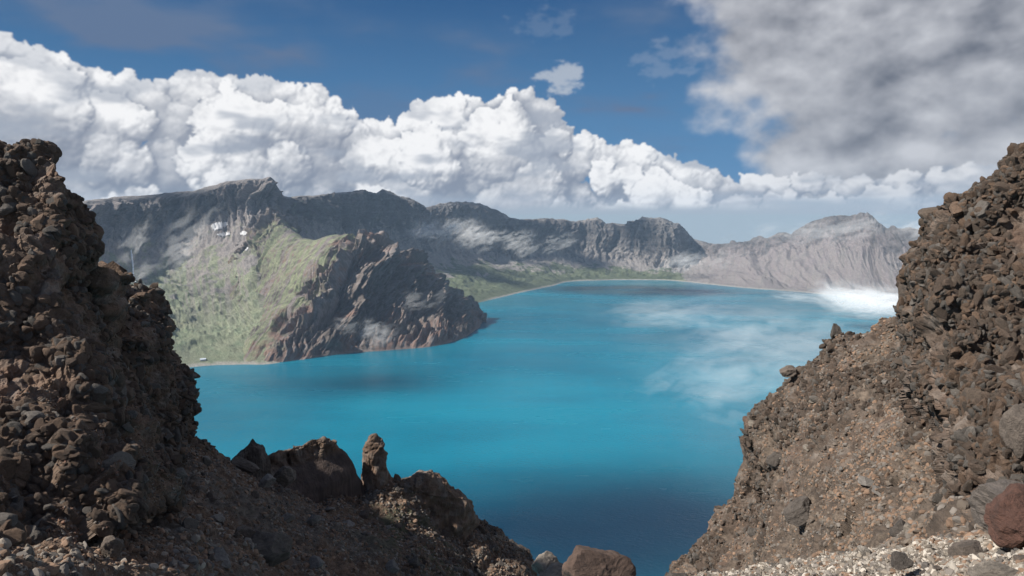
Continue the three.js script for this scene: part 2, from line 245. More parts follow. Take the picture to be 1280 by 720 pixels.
const wallColumns = [
  [[-2483.9,465.2,-2172.7], [-2308.2,373.3,-2009], [-2125.6,269.4,-1837.9], [-1927.6,195.8,-1729.9], [-1794,0,-1660.9]],
  [[-1983.5,465.8,-2250.7], [-1889.3,373.7,-2133.8], [-1728.9,282.6,-1941.9], [-1486.2,213.5,-1755.3], [-1422.4,0,-1758.6]],
  [[-1830.7,480.1,-2563.4], [-1729.8,368.2,-2451.1], [-1555.3,254.5,-2267.9], [-1296.5,153.2,-2019.7], [-1153.6,0,-1811.8]],
  [[-1774.3,503.5,-2841.6], [-1715.3,384.2,-2760.5], [-1556.3,259.9,-2564.8], [-1260.9,137.8,-2216.5], [-1040.9,0,-1849]],
  [[-1706.9,525.5,-3055.6], [-1692.5,393.1,-2983.4], [-1573.9,236.7,-2786.2], [-1257.8,113.5,-2389.1], [-973.1,0,-1917.8]],
  [[-1560.3,556.9,-3244.3], [-1540.9,412.2,-3164.8], [-1457.6,248.3,-2960.7], [-1207.1,109.6,-2526.5], [-905.1,0,-1959.4]],
  [[-1379.8,606.4,-3325.1], [-1362.2,457.3,-3202.3], [-1303.2,282.9,-2977.3], [-1104.1,119,-2573.1], [-818.5,0,-1970.1]],
  [[-1209.8,631.1,-3348.1], [-1201.2,472.5,-3202.1], [-1143.2,302.9,-2935.2], [-973.5,141.4,-2518.4], [-717.8,0,-1991.8]],
  [[-1152.4,539.7,-3463.3], [-1120.4,425.7,-3379.1], [-1059.3,306.5,-3251.8], [-922.3,167.4,-3064.2], [-596.3,0,-2893.4]],
  [[-985.9,569.9,-3773.3], [-945.1,379.8,-3680.6], [-891.7,238.7,-3539.4], [-691.8,138.3,-3379.9], [-361.2,0,-3140.5]],
  [[-882.2,589.6,-3952.8], [-848.5,349.4,-3837.3], [-771.2,200,-3669.9], [-549.3,105.3,-3507.2], [-255.7,0,-3251.4]],
  [[-745.6,573.1,-4184.1], [-705.6,323.9,-4069.3], [-601.7,173.6,-3853.3], [-399,70.7,-3678.4], [-164.5,0,-3401.4]],
  [[-562.3,491.4,-4414.3], [-542.4,285.3,-4316.1], [-446.2,144.1,-4125.9], [-257.9,58.1,-3891.5], [-65.3,0,-3600.3]],
  [[-338.1,539.2,-4738], [-340.7,242.1,-4587.4], [-263.7,145.5,-4392.1], [-99.9,52.3,-4148.8], [46.2,0,-3823.6]],
  [[0,425.9,-5000], [-46.5,160.4,-4849.8], [0,105.3,-4650], [107.1,45.1,-4448.7], [252.7,0,-4191.2]],
  [[309.6,406.5,-5190.8], [269.5,163.9,-4992.7], [289.7,92.6,-4821.3], [334.9,33.4,-4637.9], [387.7,0,-4468.6]],
  [[627.8,405.9,-5262.7], [579.8,146.3,-5087.1], [590.6,79.7,-4914.6], [599.3,29.8,-4742.3], [603.1,0,-4550.7]],
  [[963.4,418.7,-5211.7], [903.7,126.2,-5019.3], [878.5,65.4,-4871.4], [849.3,27.5,-4704], [827.4,0,-4578.7]],
  [[1248,370.9,-5099.5], [1179.7,97.8,-4910.3], [1135.2,50.7,-4766.7], [1084,26.3,-4593.8], [1069.1,0,-4550.7]],
  [[1497,236,-5437.7], [1407.6,93.6,-5140.8], [1325,45.2,-4831.6], [1260.3,15.5,-4590.1], [1206.2,0,-4389.4]],
  [[1763.3,234.3,-5167.4], [1614.4,128.6,-4890.4], [1495,64.3,-4603.3], [1413.4,19.8,-4377.5], [1339.4,0,-4191.2]],
  [[2024.5,315.4,-4908.9], [1843.5,188.6,-4658.5], [1691.5,92.3,-4395.8], [1586.1,34.2,-4179.1], [1499.8,0,-4009.9]],
  [[2265.5,432.9,-4691.7], [2077.4,264.3,-4448.9], [1919.3,128.3,-4202.5], [1796,41.8,-4005.8], [1693.6,0,-3843.5]],
  [[2356.8,449.6,-4443.7], [2209.3,275,-4193.7], [2056.4,118.4,-3957.6], [1934.4,33.5,-3773], [1827.1,0,-3618]],
  [[2377,364.5,-4216.1], [2239,227.1,-3972.5], [2105.9,105.3,-3737.6], [2000.3,35.8,-3556], [1908.4,0,-3401.4]],
  [[2448.9,356,-3941.1], [2318.7,219.2,-3715.9], [2187.3,106.9,-3491.5], [2080.1,36.2,-3310.8], [1993.8,0,-3167.6]],
  [[2612.7,378.5,-3527.9], [2471.2,243.7,-3321.6], [2328.9,124.9,-3115.8], [2219.8,51.2,-2960.1], [2125.3,0,-2826.5]],
  [[2685.7,442.7,-2964.3], [2540.4,277,-2785.6], [2400.7,129.5,-2615.1], [2283.9,55.5,-2478], [2190.5,0,-2368.8]],
  [[2914.2,499,-2312.2], [2759.4,315.3,-2169.4], [2600.8,201.1,-2031.2], [2473,97.3,-1918.6], [2374.9,0,-1830.2]],
].map((c, i) => {
  const h = Math.hypot(c[0][0], c[0][2]), ox = c[0][0] / h, oz = c[0][2] / h, [k, s] = [c[0], c[1]];
  const lip = [mix(k[0], s[0], 0.55), mix(k[1], s[1], i >= 2 && i <= 6 ? 0.30 : 0.16), mix(k[2], s[2], 0.55)];   // the edge where the plateau breaks off
  return [add3(k, ox * 900, -160, oz * 900), add3(k, ox * 220, -22, oz * 220), k, lip, ...c.slice(1), add3(c[4], -ox * 160, -60, -oz * 160)];
});
{
  const g = loft(wallColumns, 1500, 290, [0.35, 0.35, 0.7, 1.5, 1.2, 1.1, 1, 0.25]);
  const { pos, nu, nv } = g;
  // carry the surveyed skyline
  for (let x = 0; x < nu; x++) {
    const kc = g.V.findIndex(v => v >= 2), i = (x * nv + kc) * 3, d = Math.hypot(pos[i], pos[i + 2]), b = Math.atan2(pos[i], -pos[i + 2]) * 180 / Math.PI;
    const lift = 450 + along(skyline, b) * d - pos[i + 1];
    for (let y = 0; y < nv; y++) { const v = g.V[y], w = v < 2 ? sm(0.4, 2, v) : sm(3.7, 2, v); pos[(x * nv + y) * 3 + 1] += lift * w; }
  }
  displace(g, (x, y, z, u, v, nx, ny, nz) => {
    const cliff = sm(2.3, 3.0, v) * sm(5.0, 3.8, v) * (1 - 0.35 * sm(18.5, 20.5, u)), talus = sm(3.8, 4.6, v) * sm(7.0, 6.0, v), right = sm(18.5, 20.5, u), far = sm(8, 12, u);
    const wv = fbm(x / 420, y / 300, z / 420, 3) * 0.9, crest = sm(0.8, 1.9, v) * sm(3.0, 2.1, v);
    const slant = u - v * 0.30 * right, val = sm(8.3, 7.3, u) * sm(3.7, 4.6, v), wr = wv * (1 - 0.7 * right), gul = ridged(slant * 2.1 + wr, v * 0.55, 1.5, 5, 0.55), gul2 = ridged(slant * 7.0 + wr * 2, v * (1.1 - 0.5 * right), 6.5, 4, 0.55);
    const rock = facets(x / 75, y / 90, z / 75, 11) * 0.6 + facets(x / 28, y / 36, z / 28, 12) * 0.35;
    const spur = ridged(slant * 1.0 + wr * 0.8, v * 0.22, 21.5, 4, 0.45);
    let h = cliff * ((gul - 0.45) * (70 - 42 * right) + (gul2 - 0.4) * (30 - 16 * right) + (spur - 0.5) * 120 * right + rock * (26 + 22 * right) + ridged(x / 60, y / 60, z / 60, 4, 0.6) * 12 - 6);
    h += talus * (1 - 0.8 * val) * ((gul - 0.4) * 18 + (gul2 - 0.4) * 6 + (spur - 0.5) * 85 * right + fbm(x / 160, y / 160, z / 160, 5, 0.55) * (15 - 6 * right) + right * rock * 5);
    h += (1 - cliff) * (1 - talus) * fbm(x / 200, y / 200, z / 200, 4) * 9;
    h += val * (ridged(x / 120, y / 260, z / 120, 4, 0.55) * 22 - 11);
    h += crest * (rock * 7 + fbm(x / 40, y / 40, z / 40, 4, 0.6) * 8) * (0.4 + far * 0.6) * (1 - right * 0.75);
    const shore = sm(7.0, 6.6, v) * 0.9 + 0.1;
    // hillocks on the flat ground by the lake
    const low = sm(5.0, 5.8, v) * sm(7.0, 6.5, v); h += low * (1 - right) * (fbm(x / 90, 3, z / 90, 4, 0.5) * 16 + ridged(x / 130, 8, z / 130, 3) * 8);
    h *= shore; return [nx * h, ny * h, nz * h];
  });
  const wall = surface(g, 'crater_wall', stone(40, 2.2, 60), (x, y, z, u, v, nx, ny, nz) => {
    const n1 = fbm(x / 130, y / 130, z / 130, 5, 0.6), n2 = fbm(x / 30, y / 30, z / 30, 4, 0.6), streak = fbm(u * 14, v * 0.9, 3.3, 4, 0.6), right = sm(18.2, 20.0, u);
    // bedrock
    let c = [0.14 + 0.04 * n1, 0.13 + 0.036 * n1, 0.13 + 0.03 * n1];
    const band = fbm(x / 900, (y + n1 * 14) / 16, z / 900, 3); c = c.map(q => q * (1 + band * 0.35));
    // scree below the cliffs
    const scree = sm(3.7, 4.2, v + n1 * 0.7 + n2 * 0.4 + streak * 0.5);
    const sc = [0.30 + 0.07 * streak, 0.275 + 0.065 * streak, 0.265 + 0.06 * streak];
    c = c.map((q, i) => mix(q, sc[i], scree));
    // pale pumice on the right wall and the plateau rims
    const pale = right * clamp(0.62 + streak * 0.9 + n1 * 0.4) * sm(2.9, 3.8, v + n1 * 0.8 + n2 * 0.5); c = c.map((q, i) => mix(q, [0.265, 0.228, 0.235][i], pale * 0.85));
    const rim = sm(2.75, 2.45, v + n2 * 0.3) * sm(-0.15, 0.25, n1 + n2 * 0.5); c = c.map((q, i) => mix(q, [0.30, 0.28, 0.27][i], rim));
    // grass on the valley floor and lower fans
    const valley = sm(8.2, 7.4, u), farG = sm(9.5, 11, u) * sm(19.2, 18, u);
    const want = valley * (v - 4.75 + n1 * 1.1) * 0.9 + farG * (v - 5.05 + n1 * 1.0) * 1.1 - right * 3 + sm(8, 9, u) * sm(11, 10, u) * (v - 5);
    const grass = sm(0.0, 0.5, want + n2 * 0.5 - streak * 0.35 * (1 - valley * 0.6)) * (1 - right);
    const gc = [0.28 + 0.14 * n2 + 0.06 * n1, 0.315 + 0.12 * n2 + 0.04 * n1, 0.20 + 0.09 * n2 + 0.04 * n1];
    const gf = [0.075, 0.105, 0.04]; c = c.map((q, i) => mix(q, mix(gc[i], gf[i], farG * 0.8), grass * 0.9));
    const chute = valley * sm(-0.02, 0.30, fbm(u * 7 + v * 1.4, v * 0.8, 12.3, 5, 0.6) + 0.25 * sm(5.2, 4.2, v)) * sm(6.7, 5.6, v); c = c.map((q, i) => mix(q, [0.31, 0.275, 0.265][i], chute * 0.8));
    // shrubs in darker clumps
    const shrub = sm(0.18, 0.34, n2 + 0.3 * n1) * grass * (0.35 + farG * 0.4); c = c.map((q, i) => mix(q, [0.05, 0.075, 0.03][i], shrub));
    // shingle along the water
    const beach = sm(7 + n2 * 3, 3 + n2 * 2, y) * (1 - sm(8.2, 9, u) * sm(12, 11, u) * 0.8); c = c.map((q, i) => mix(q, [0.46, 0.44, 0.41][i], beach * 0.8));
    return c.map(q => clamp(q, 0.02, 0.7));
  });
  setting(wall);
  const spot = (bearing, elev) => { let best = 1e9, at = 0; for (let x = 0; x < nu; x++) for (let y = 0; y < nv; y++) { const i = x * nv + y; if (g.V[y] < 2.5) continue; const X = pos[i * 3], Y = pos[i * 3 + 1] - 450, Z = pos[i * 3 + 2], h = Math.hypot(X, Z), d = ((Math.atan2(X, -Z) * 57.2958 - bearing) / 57.3) ** 2 + (Y / h - elev) ** 2; if (d < best) { best = d; at = i; } } return at; };
  const draped = (name, inside, lift, mat) => {         // a sheet lying on the wall where inside(position) says so
    const map = new Map(), P_ = [], I = []; const id = i => { if (!map.has(i)) { map.set(i, P_.length / 3); P_.push(pos[i * 3] + g.nor[i * 3] * lift, pos[i * 3 + 1] + g.nor[i * 3 + 1] * lift, pos[i * 3 + 2] + g.nor[i * 3 + 2] * lift); } return map.get(i); };
    for (let x = 0; x < nu - 1; x++) for (let y = 0; y < nv - 1; y++) { const i = x * nv + y, X = pos[i * 3], Y = pos[i * 3 + 1], Z = pos[i * 3 + 2]; if (!inside(X, Y, Z)) continue; const q = [i, i + nv, i + nv + 1, i + 1].map(id); if (g.flip) I.push(q[0], q[1], q[2], q[0], q[2], q[3]); else I.push(q[0], q[2], q[1], q[0], q[3], q[2]); }
    const geo = new THREE.BufferGeometry(); geo.setAttribute('position', new THREE.Float32BufferAttribute(P_, 3)); geo.setIndex(I); geo.computeVertexNormals(); const m = new THREE.Mesh(geo, mat); m.name = name; m.castShadow = m.receiveShadow = true; return m;
  };
  const snow = new THREE.MeshStandardMaterial({ color: new THREE.Color(0.56, 0.56, 0.57), roughness: 0.9 });
  [[[-23.7776,-0.0153], 30, 18, 'broad snow patch high on the green slope under the left summit'], [[-23.2294,-0.0263], 34, 10, 'long thin snow patch just below the broad one'], [[-21.8242,-0.0255], 26, 11, 'snow patch nearest the rocky rib of the headland'], [[-21.5747,-0.0455], 8, 17, 'narrow streak of snow low in a gully of the green slope']].forEach(([[b, e], w, h, label], k) => {
    const i = spot(b, e), c = [pos[i * 3], pos[i * 3 + 1], pos[i * 3 + 2]];
    const m = draped(k ? `snow_patch_00${k}` : 'snow_patch', (x, y, z) => { const dx = (x - c[0] - (y - c[1]) * 0.5) / w, dy = (y - c[1]) / h, dz = (z - c[2]) / 160; return dx * dx + dy * dy + dz * dz * 0.2 + 0.9 * fbm(x / 40, y / 40, z / 40, 3) < 0.75; }, 2.5, snow); thing(m, label, 'snow patch');
  });
  { // waterfall: water runs down the headwall of the valley
    const pts = [[-29.689,-0.0477], [-29.6891,-0.056], [-29.6735,-0.0644], [-29.6683,-0.0728], [-29.6527,-0.0812], [-29.6109,-0.0897]].map(([b, e]) => { const i = spot(b, e); return new THREE.Vector3(pos[i * 3] + g.nor[i * 3] * 5, pos[i * 3 + 1] + 3, pos[i * 3 + 2] + g.nor[i * 3 + 2] * 5 + 4); });
    const geo = new THREE.TubeGeometry(new THREE.CatmullRomCurve3(pts), 60, 3.4, 6), p = geo.attributes.position; for (let i = 0; i < p.count; i++) { const n = fbm(p.getX(i) / 6, p.getY(i) / 14, p.getZ(i) / 6, 3) * 3; p.setX(i, p.getX(i) + n); } geo.computeVertexNormals();
    const m = new THREE.Mesh(geo, new THREE.MeshStandardMaterial({ color: new THREE.Color(0.85, 0.88, 0.9), roughness: 0.6 })); m.name = 'waterfall'; setting(m);
  }
  { // boathouse on the beach
    const i = spot(...[-25.2354,-0.201]), hut = new THREE.Group(); hut.name = 'lakeside_hut'; hut.position.set(pos[i * 3], pos[i * 3 + 1] - 0.5, pos[i * 3 + 2]); hut.rotation.y = 0.5;
    const wallM = new THREE.MeshStandardMaterial({ color: new THREE.Color(0.62, 0.6, 0.56), roughness: 0.9 }), roofM = new THREE.MeshStandardMaterial({ color: new THREE.Color(0.55, 0.60, 0.66), roughness: 0.5 });
    const s = new THREE.Shape([new THREE.Vector2(-5, 0), new THREE.Vector2(5, 0), new THREE.Vector2(5, 4), new THREE.Vector2(0, 6.6), new THREE.Vector2(-5, 4)]), body = new THREE.Mesh(new THREE.ExtrudeGeometry(s, { depth: 16, bevelEnabled: false }), wallM); body.name = 'wall'; body.rotation.y = Math.PI / 2; body.position.x = -8; hut.add(body);
    for (const k of [-1, 1]) { const r = new THREE.Mesh(new THREE.BoxGeometry(17, 0.35, 6.6), roofM); r.name = 'roof'; r.position.set(0, 5.45, k * 2.75); r.rotation.x = k * 0.48; hut.add(r); }
    hut.traverse(o => { o.castShadow = o.receiveShadow = true; }); thing(hut, 'tiny pale hut with a grey roof on the beach below the green valley', 'hut');
  }
}
// ---------------------------------------------------------------- the headland that runs out into the lake
const headlandColumns = [
  [[-1236.2,228.2,-2897.3], [-1205.9,332.8,-3071.8], [-1159.3,496.6,-3302.4], [-1087.3,320.7,-3389.9], [-1055.9,153.4,-3441.7]],
  [[-1035.6,55.7,-2439.3], [-1053.9,219.2,-2755.3], [-1059.2,412.7,-3125.4], [-994.2,267.6,-3251.4], [-929.5,112.3,-3353.6]],
  [[-903.6,19.1,-2169.3], [-919,163.6,-2538.8], [-921.3,344.9,-2939], [-846.5,241.2,-3065.3], [-751.5,78.1,-3192.7]],
  [[-824.9,14.2,-2017.9], [-843.5,140.4,-2406.4], [-790.5,346.1,-2811], [-708,231.6,-2946.1], [-585.6,47.9,-3125.6]],
  [[-779.3,0,-1980.9], [-754.4,138.8,-2309.9], [-661.1,372.5,-2710.5], [-569.9,230,-2874], [-433.6,0,-3114]],
  [[-669.5,0,-2031], [-622.2,147.4,-2286.9], [-550,371.2,-2643.4], [-461.6,211.8,-2842.8], [-289.6,0,-2987.5]],
  [[-546.2,0,-2132.6], [-514.9,125.6,-2364.6], [-462,311.4,-2639.9], [-374.5,165.5,-2825.3], [-211.3,0,-2904.8]],
  [[-400.5,0,-2190.5], [-400.1,96.3,-2447.5], [-370.5,218,-2654.3], [-298.1,106.3,-2804.2], [-165.8,0,-2848.5]],
  [[-274.3,0,-2251.5], [-283.5,52.8,-2514.1], [-274.6,131.8,-2675.9], [-215.4,61.6,-2781.7], [-129.1,0,-2800.6]],
  [[-188.5,0,-2384.2], [-195.1,21.3,-2592.7], [-187,55.3,-2708.6], [-154.2,23.2,-2765.7], [-111.1,0,-2775.2]],
  [[-128.4,0,-2643], [-124.8,0.7,-2707.1], [-120.6,4.8,-2762.4], [-114.6,-0.7,-2777.6], [-103.8,0,-2758.5]],
].map(c => [add3(c[0], 0, -45, 60), ...c, add3(c[4], 30, -60, -60)]);
{
  const peaks = [[-19.6457,0.0133], [-19.1744,0.0066], [-18.727,-0.0136], [-18.1335,-0.0249], [-17.4075,-0.0353], [-16.5315,-0.0366], [-15.7049,-0.0344], [-14.7382,-0.0288], [-13.7083,-0.029], [-13.0665,-0.0337], [-12.5403,-0.0303], [-11.7515,-0.028], [-11.231,-0.0327], [-10.7784,-0.041], [-9.9256,-0.0505], [-9.2041,-0.0637], [-7.9462,-0.0866], [-6.8749,-0.1048], [-5.8599,-0.1183], [-3.9486,-0.1454], [-2.5002,-0.1603]];
  const g = loft(headlandColumns, 620, 300, [0.15, 1.2, 1.2, 0.7, 0.6, 0.1]); const { pos, nu, nv } = g;
  for (let x = 0; x < nu; x++) {
    const kc = g.V.findIndex(v => v >= 3), i = (x * nv + kc) * 3, d = Math.hypot(pos[i], pos[i + 2]), b = Math.atan2(pos[i], -pos[i + 2]) * 180 / Math.PI, lift = 450 + along(peaks, b) * d - pos[i + 1];
    for (let y = 0; y < nv; y++) pos[(x * nv + y) * 3 + 1] += lift * sm(1.6, 0, Math.abs(g.V[y] - 3));
  }
  displace(g, (x, y, z, u, v, nx, ny, nz) => {
    const rocky = sm(3.6, 4.8, u + fbm(x / 150, y / 150, z / 150, 3) * 0.9), w = fbm(x / 260, y / 200, z / 260, 3) * 0.7;
    const edge = sm(0.9, 1.5, v) * sm(5.1, 4.6, v), tip = sm(10, 8.2, u) * 0.9 + 0.1, but = sm(1.6, 0.4, u);
    const rib = ridged(u * 1.5 + w, v * 0.45 + 1, 2.5, 4, 0.55), rib2 = ridged(u * 5.2 + w * 2.4, v * 0.9, 4.5, 4, 0.55);
    const block = facets(x / 60, y / 80, z / 60, 21) * 0.6 + facets(x / 22, y / 30, z / 22, 22) * 0.35 + facets(x / 9, y / 12, z / 9, 23) * 0.12;
    let h = Math.max(rocky, but * 0.8) * ((rib - 0.5) * 120 + (rib2 - 0.45) * 50 + block * 58) + (1 - rocky) * (1 - but) * ((rib2 - 0.45) * 7 + fbm(x / 120, y / 120, z / 120, 5) * 12);
    const crest = sm(0.5, 0, Math.abs(v - 3)); h = h * edge * tip * (1 - 0.42 * crest);
    return [nx * h, ny * h * 0.8, nz * h];
  });
  setting(surface(g, 'headland', stone(30, 2.0, 45), (x, y, z, u, v, nx, ny, nz) => {
    const n1 = fbm(x / 110, y / 110, z / 110, 5, 0.6), n2 = fbm(x / 25, y / 25, z / 25, 4, 0.6), streak = fbm(u * 9, v * 0.9, 8.3, 4, 0.6);
    let c = [0.215 + 0.08 * n1 + 0.06 * n2, 0.178 + 0.065 * n1 + 0.05 * n2, 0.158 + 0.055 * n1 + 0.045 * n2];
    const rust = sm(0.05, 0.4, n1 + 0.45 * sm(110, 20, y) + 0.3 * sm(5.5, 4, u) * sm(90, 20, y) - 0.12); c = c.map((q, i) => mix(q, [0.29, 0.175, 0.135][i], rust * 0.8));
    const scree = sm(0.10, 0.40, streak + n2 * 0.6 + 0.3 * n1); c = c.map((q, i) => mix(q, [0.31, 0.272, 0.262][i], scree * 0.85));
    const left = sm(4.6, 3.7, u + n1 * 1.1 - (v - 2.2) * 0.35), grass = left * sm(-0.25, 0.25, n2 * 0.9 - streak * 1.9 + 0.16) * sm(0.3, 1.3, u + n1);
    c = c.map((q, i) => mix(q, [0.27 + 0.12 * n2, 0.305 + 0.10 * n2, 0.18 + 0.07 * n2][i], grass * 0.92));
    const wash = sm(8 + n2 * 4, 4, y); c = c.map((q, i) => mix(q, [0.33, 0.27, 0.24][i], wash * 0.6));
    return c.map(q => clamp(q, 0.02, 0.6));
  }));
}
// ---------------------------------------------------------------- the lake
{
  const n = 1024, d = new Uint8Array(n * n * 4), ro = new Uint8Array(n * n * 4), S = 9000;
  for (let y = 0; y < n; y++) for (let x = 0; x < n; x++) {
    const X = (x / n - 0.5) * S, Z = (0.5 - y / n) * S, i = (y * n + x) * 4;
    const milk = clamp(0.5 + 0.9 * fbm(X / 900, 1.5, Z / 500, 6, 0.55)), r = fbm(X / 500 + 5, 8.5, Z / 110, 6, 0.6);   // silt and clearer water in drifts
    d[i] = mix(3, 12, milk); d[i + 1] = mix(100, 122, milk); d[i + 2] = mix(124, 146, milk); d[i + 3] = 255;
    ro[i] = ro[i + 1] = ro[i + 2] = clamp(0.62 + 0.6 * r, 0.25, 1) * 255; ro[i + 3] = 255;
  }
  const tex = (a, srgb) => { const t = new THREE.DataTexture(a, n, n); t.magFilter = t.minFilter = THREE.LinearFilter; if (srgb) t.colorSpace = THREE.SRGBColorSpace; t.needsUpdate = true; return t; };
  const ripple = tileNoise(512, (u, v) => 0.5 + 0.5 * ring(u, v, 14, 5.2, 4, 0.6)); ripple.repeat.set(S / 110, S / 70);
  const lake = new THREE.Mesh(new THREE.PlaneGeometry(S, S), new THREE.MeshPhysicalMaterial({ map: tex(d, true), roughness: 0.30, roughnessMap: tex(ro), ior: 1.333, bumpMap: ripple, bumpScale: 0.55 }));
  lake.rotation.x = -Math.PI / 2; lake.position.set(0, 0, -3200); lake.name = 'lake'; lake.receiveShadow = true; setting(lake);
}
console.log('far', performance.now() | 0);

// ---------------------------------------------------------------- near rock: crags and scree on the rim where the viewer stands
function broken(x, y, z, big, mid, small, tiny, seed) {
  let h = 0, f;
  if (big) { f = facets(x / 3.6, y / 3.6, z / 3.6, seed); h += big * (f - 0.25 * sm(0.12, 0, FC.crack)); }
  if (mid) { f = facets(x / 1.35 + 0.3 * h, y / 1.25, z / 1.35, seed + 1); h += mid * (f - 0.25 * sm(0.2, 0, FC.crack)); }
  if (small) { f = facets(x / 0.46, y / 0.46, z / 0.46, seed + 2); h += small * (f - 0.2 * sm(0.2, 0, FC.crack)); }
  if (tiny) { f = facets(x / 0.17, y / 0.17, z / 0.17, seed + 3); h += tiny * f; }
  return h;
}
const BROWN = [0.178, 0.116, 0.080], RUST = [0.155, 0.088, 0.062], GREY = [0.15, 0.132, 0.118], PALE = [0.36, 0.325, 0.285], OLIVE = [0.085, 0.082, 0.045];
function rockTint(base, rusty, grey, seed) {
  return (x, y, z) => {
    const n = fbm(x / 5, y / 5, z / 5, 4, 0.6), n2 = fbm(x / 0.8, y / 0.8, z / 0.8, 3, 0.6);
    facets(x / 0.46, y / 0.46, z / 0.46, seed + 2); const k = ((FC.id >>> 5) & 255) / 255; facets(x / 1.35, y, z / 1.35, seed + 7); const k2 = ((FC.id >>> 5) & 255) / 255;
    const r = clamp(rusty + n * 0.5 + (k2 - 0.5) * 0.3), g = clamp(grey + n2 * 0.6 + (k - 0.5) * 0.7);
    return base.map((q, i) => mix(mix(q, RUST[i], r), GREY[i], g) * (0.62 + 0.45 * k2 + 0.35 * k + 0.3 * n2));
  };
}
function screeTint(base, fines, seed, olive) {
  return (x, y, z) => {
    const n = fbm(x / 4, y / 4, z / 4, 4, 0.6), n2 = fbm(x / 0.6, y / 0.6, z / 0.6, 4, 0.65);
    facets(x / 0.17, y / 0.17, z / 0.17, seed + 3); const k = ((FC.id >>> 5) & 255) / 255;
    const f = sm(-0.25, 0.55, n + n2 * 0.5), o = olive ? olive(x, y, z) * sm(-0.1, 0.35, n2 + n) : 0;
    return base.map((q, i) => mix(mix(q, fines[i], f), OLIVE[i], o) * (0.7 + 0.6 * k) * (1 + 0.3 * n2));
  };
}
const cragStone = stone(1.4, 0.05, 2.6), screeStone = stone(0.9, 0.045, 1.7);
const behind = c => { const k = c[0], h = Math.hypot(k[0], k[2]), x = k[0] / h, z = k[2] / h; return [add3(k, x * 9, -40, z * 9), add3(k, x * 1.8, -2.4, z * 1.8), ...c]; };

// left crag, upper part
const leftCrag = loft([
  [[-22.67,450.42,-19.65], [-19.82,448.75,-16.83], [-17.72,446.76,-14.66], [-14.04,445.37,-11.27], [-8.72,445.82,-6.71]],
  [[-20.05,451.65,-22.32], [-17.62,449.27,-19.12], [-15.84,446.73,-16.68], [-12.61,445.05,-12.85], [-8.61,445.02,-8.36]],
  [[-18.29,452.22,-23.15], [-16.41,449.23,-20.17], [-14.99,446.48,-17.97], [-12.23,444.68,-14.28], [-8.95,444.38,-10.11]],
  [[-17.47,452.37,-23.52], [-15.67,449.21,-20.62], [-14.2,446.43,-18.22], [-11.81,444.55,-14.88], [-9.3,443.83,-11.51]],
  [[-16.85,452.54,-23.85], [-15.05,449.2,-20.96], [-13.48,446.37,-18.51], [-11.49,444.42,-15.51], [-9.48,443.31,-12.64]],
  [[-16.27,452.67,-24.25], [-14.49,449.18,-21.47], [-12.81,446.3,-18.86], [-11.09,444.19,-16.16], [-9.59,442.88,-13.79]],
  [[-15.89,451.26,-23.9], [-14.38,448.59,-21.78], [-12.48,445.97,-19.32], [-10.94,443.89,-16.98], [-9.62,442.63,-14.86]],
  [[-15.2,450.05,-23.75], [-13.95,447.78,-22.06], [-12.23,445.47,-19.95], [-10.87,443.54,-17.97], [-9.7,442.33,-16.11]],
  [[-14.86,448.66,-23.97], [-14.11,446.77,-22.9], [-12.56,444.67,-21.15], [-11.21,442.9,-19.39], [-9.99,441.86,-17.56]],
  [[-16.03,447.51,-25.95], [-15.56,445.64,-25.42], [-14.46,443.5,-24.56], [-13.2,441.25,-23.32], [-11.91,440.08,-21.41]],
  [[-18.07,446.82,-28.8], [-18.17,444.72,-28.74], [-17.51,442.42,-27.97], [-16.12,439.79,-26.48], [-14.84,438.13,-24.91]],
].map(behind), 520, 560, [0.15, 0.3, 1, 1, 1, 1], [0.35, 0.4, 0.8, 0.9, 1, 1, 1, 0.9, 1.1, 0.5]);
displace(leftCrag, (x, y, z, u, v) => broken(x, y, z, 0.85, 0.38, 0.15, 0.045, 31) + fbm(x / 2.4, y / 2.4, z / 2.4, 5, 0.6) * 0.4 + ridged(x / 5 + y / 3, y / 9, z / 5, 3) * 0.35 - 0.3);
setting(surface(leftCrag, 'rock_cliff', cragStone, rockTint(BROWN, 0.12, 0.16, 31), true));

// dark crag behind it
const darkCrag = loft([
  [[-19.98,445.23,-29.95], [-18.85,443.4,-28.29], [-17.61,441.75,-26.72], [-16.31,439.65,-25.18], [-14.49,438.25,-22.78]],
  [[-18.67,446.3,-29.6], [-17.31,444.26,-27.51], [-16.36,442.2,-26.33], [-15.36,439.97,-25.19], [-13.84,438.65,-23.19]],
  [[-17.81,446.95,-29.55], [-16.34,444.65,-27.28], [-15.65,442.48,-26.53], [-14.78,440.28,-25.65], [-13.51,438.75,-23.95]],
  [[-17.28,446.88,-29.86], [-15.85,444.59,-27.57], [-15.41,442.31,-27.13], [-14.82,440.04,-26.54], [-13.79,438.62,-25.28]],
  [[-16.84,446.49,-30.46], [-15.77,444.4,-28.53], [-15.33,442.04,-28.09], [-14.89,439.63,-27.64], [-13.98,438.3,-26.77]],
  [[-16.6,446.03,-31.15], [-15.81,444.11,-29.65], [-15.18,441.99,-29.3], [-14.9,439.2,-29], [-14.11,437.93,-28.27]],
  [[-17.16,445.17,-32.33], [-16.38,443.46,-31.38], [-15.64,441.52,-31.31], [-15.42,439.02,-30.97], [-14.79,437.57,-30.61]],
  [[-19.25,443.99,-35.07], [-19.06,442.23,-35.17], [-18.52,439.95,-35.45], [-18.4,437.22,-35.52], [-17.53,435.67,-34.84]],
].map(behind), 300, 380, [0.15, 0.3, 1, 1, 1, 0.8]);
displace(darkCrag, (x, y, z) => broken(x, y, z, 0.9, 0.42, 0.15, 0.045, 41) + fbm(x / 2, y / 2, z / 2, 5, 0.6) * 0.35);
setting(surface(darkCrag, 'rock_buttress', cragStone, rockTint(BROWN, 0.05, 0.16, 41), true));

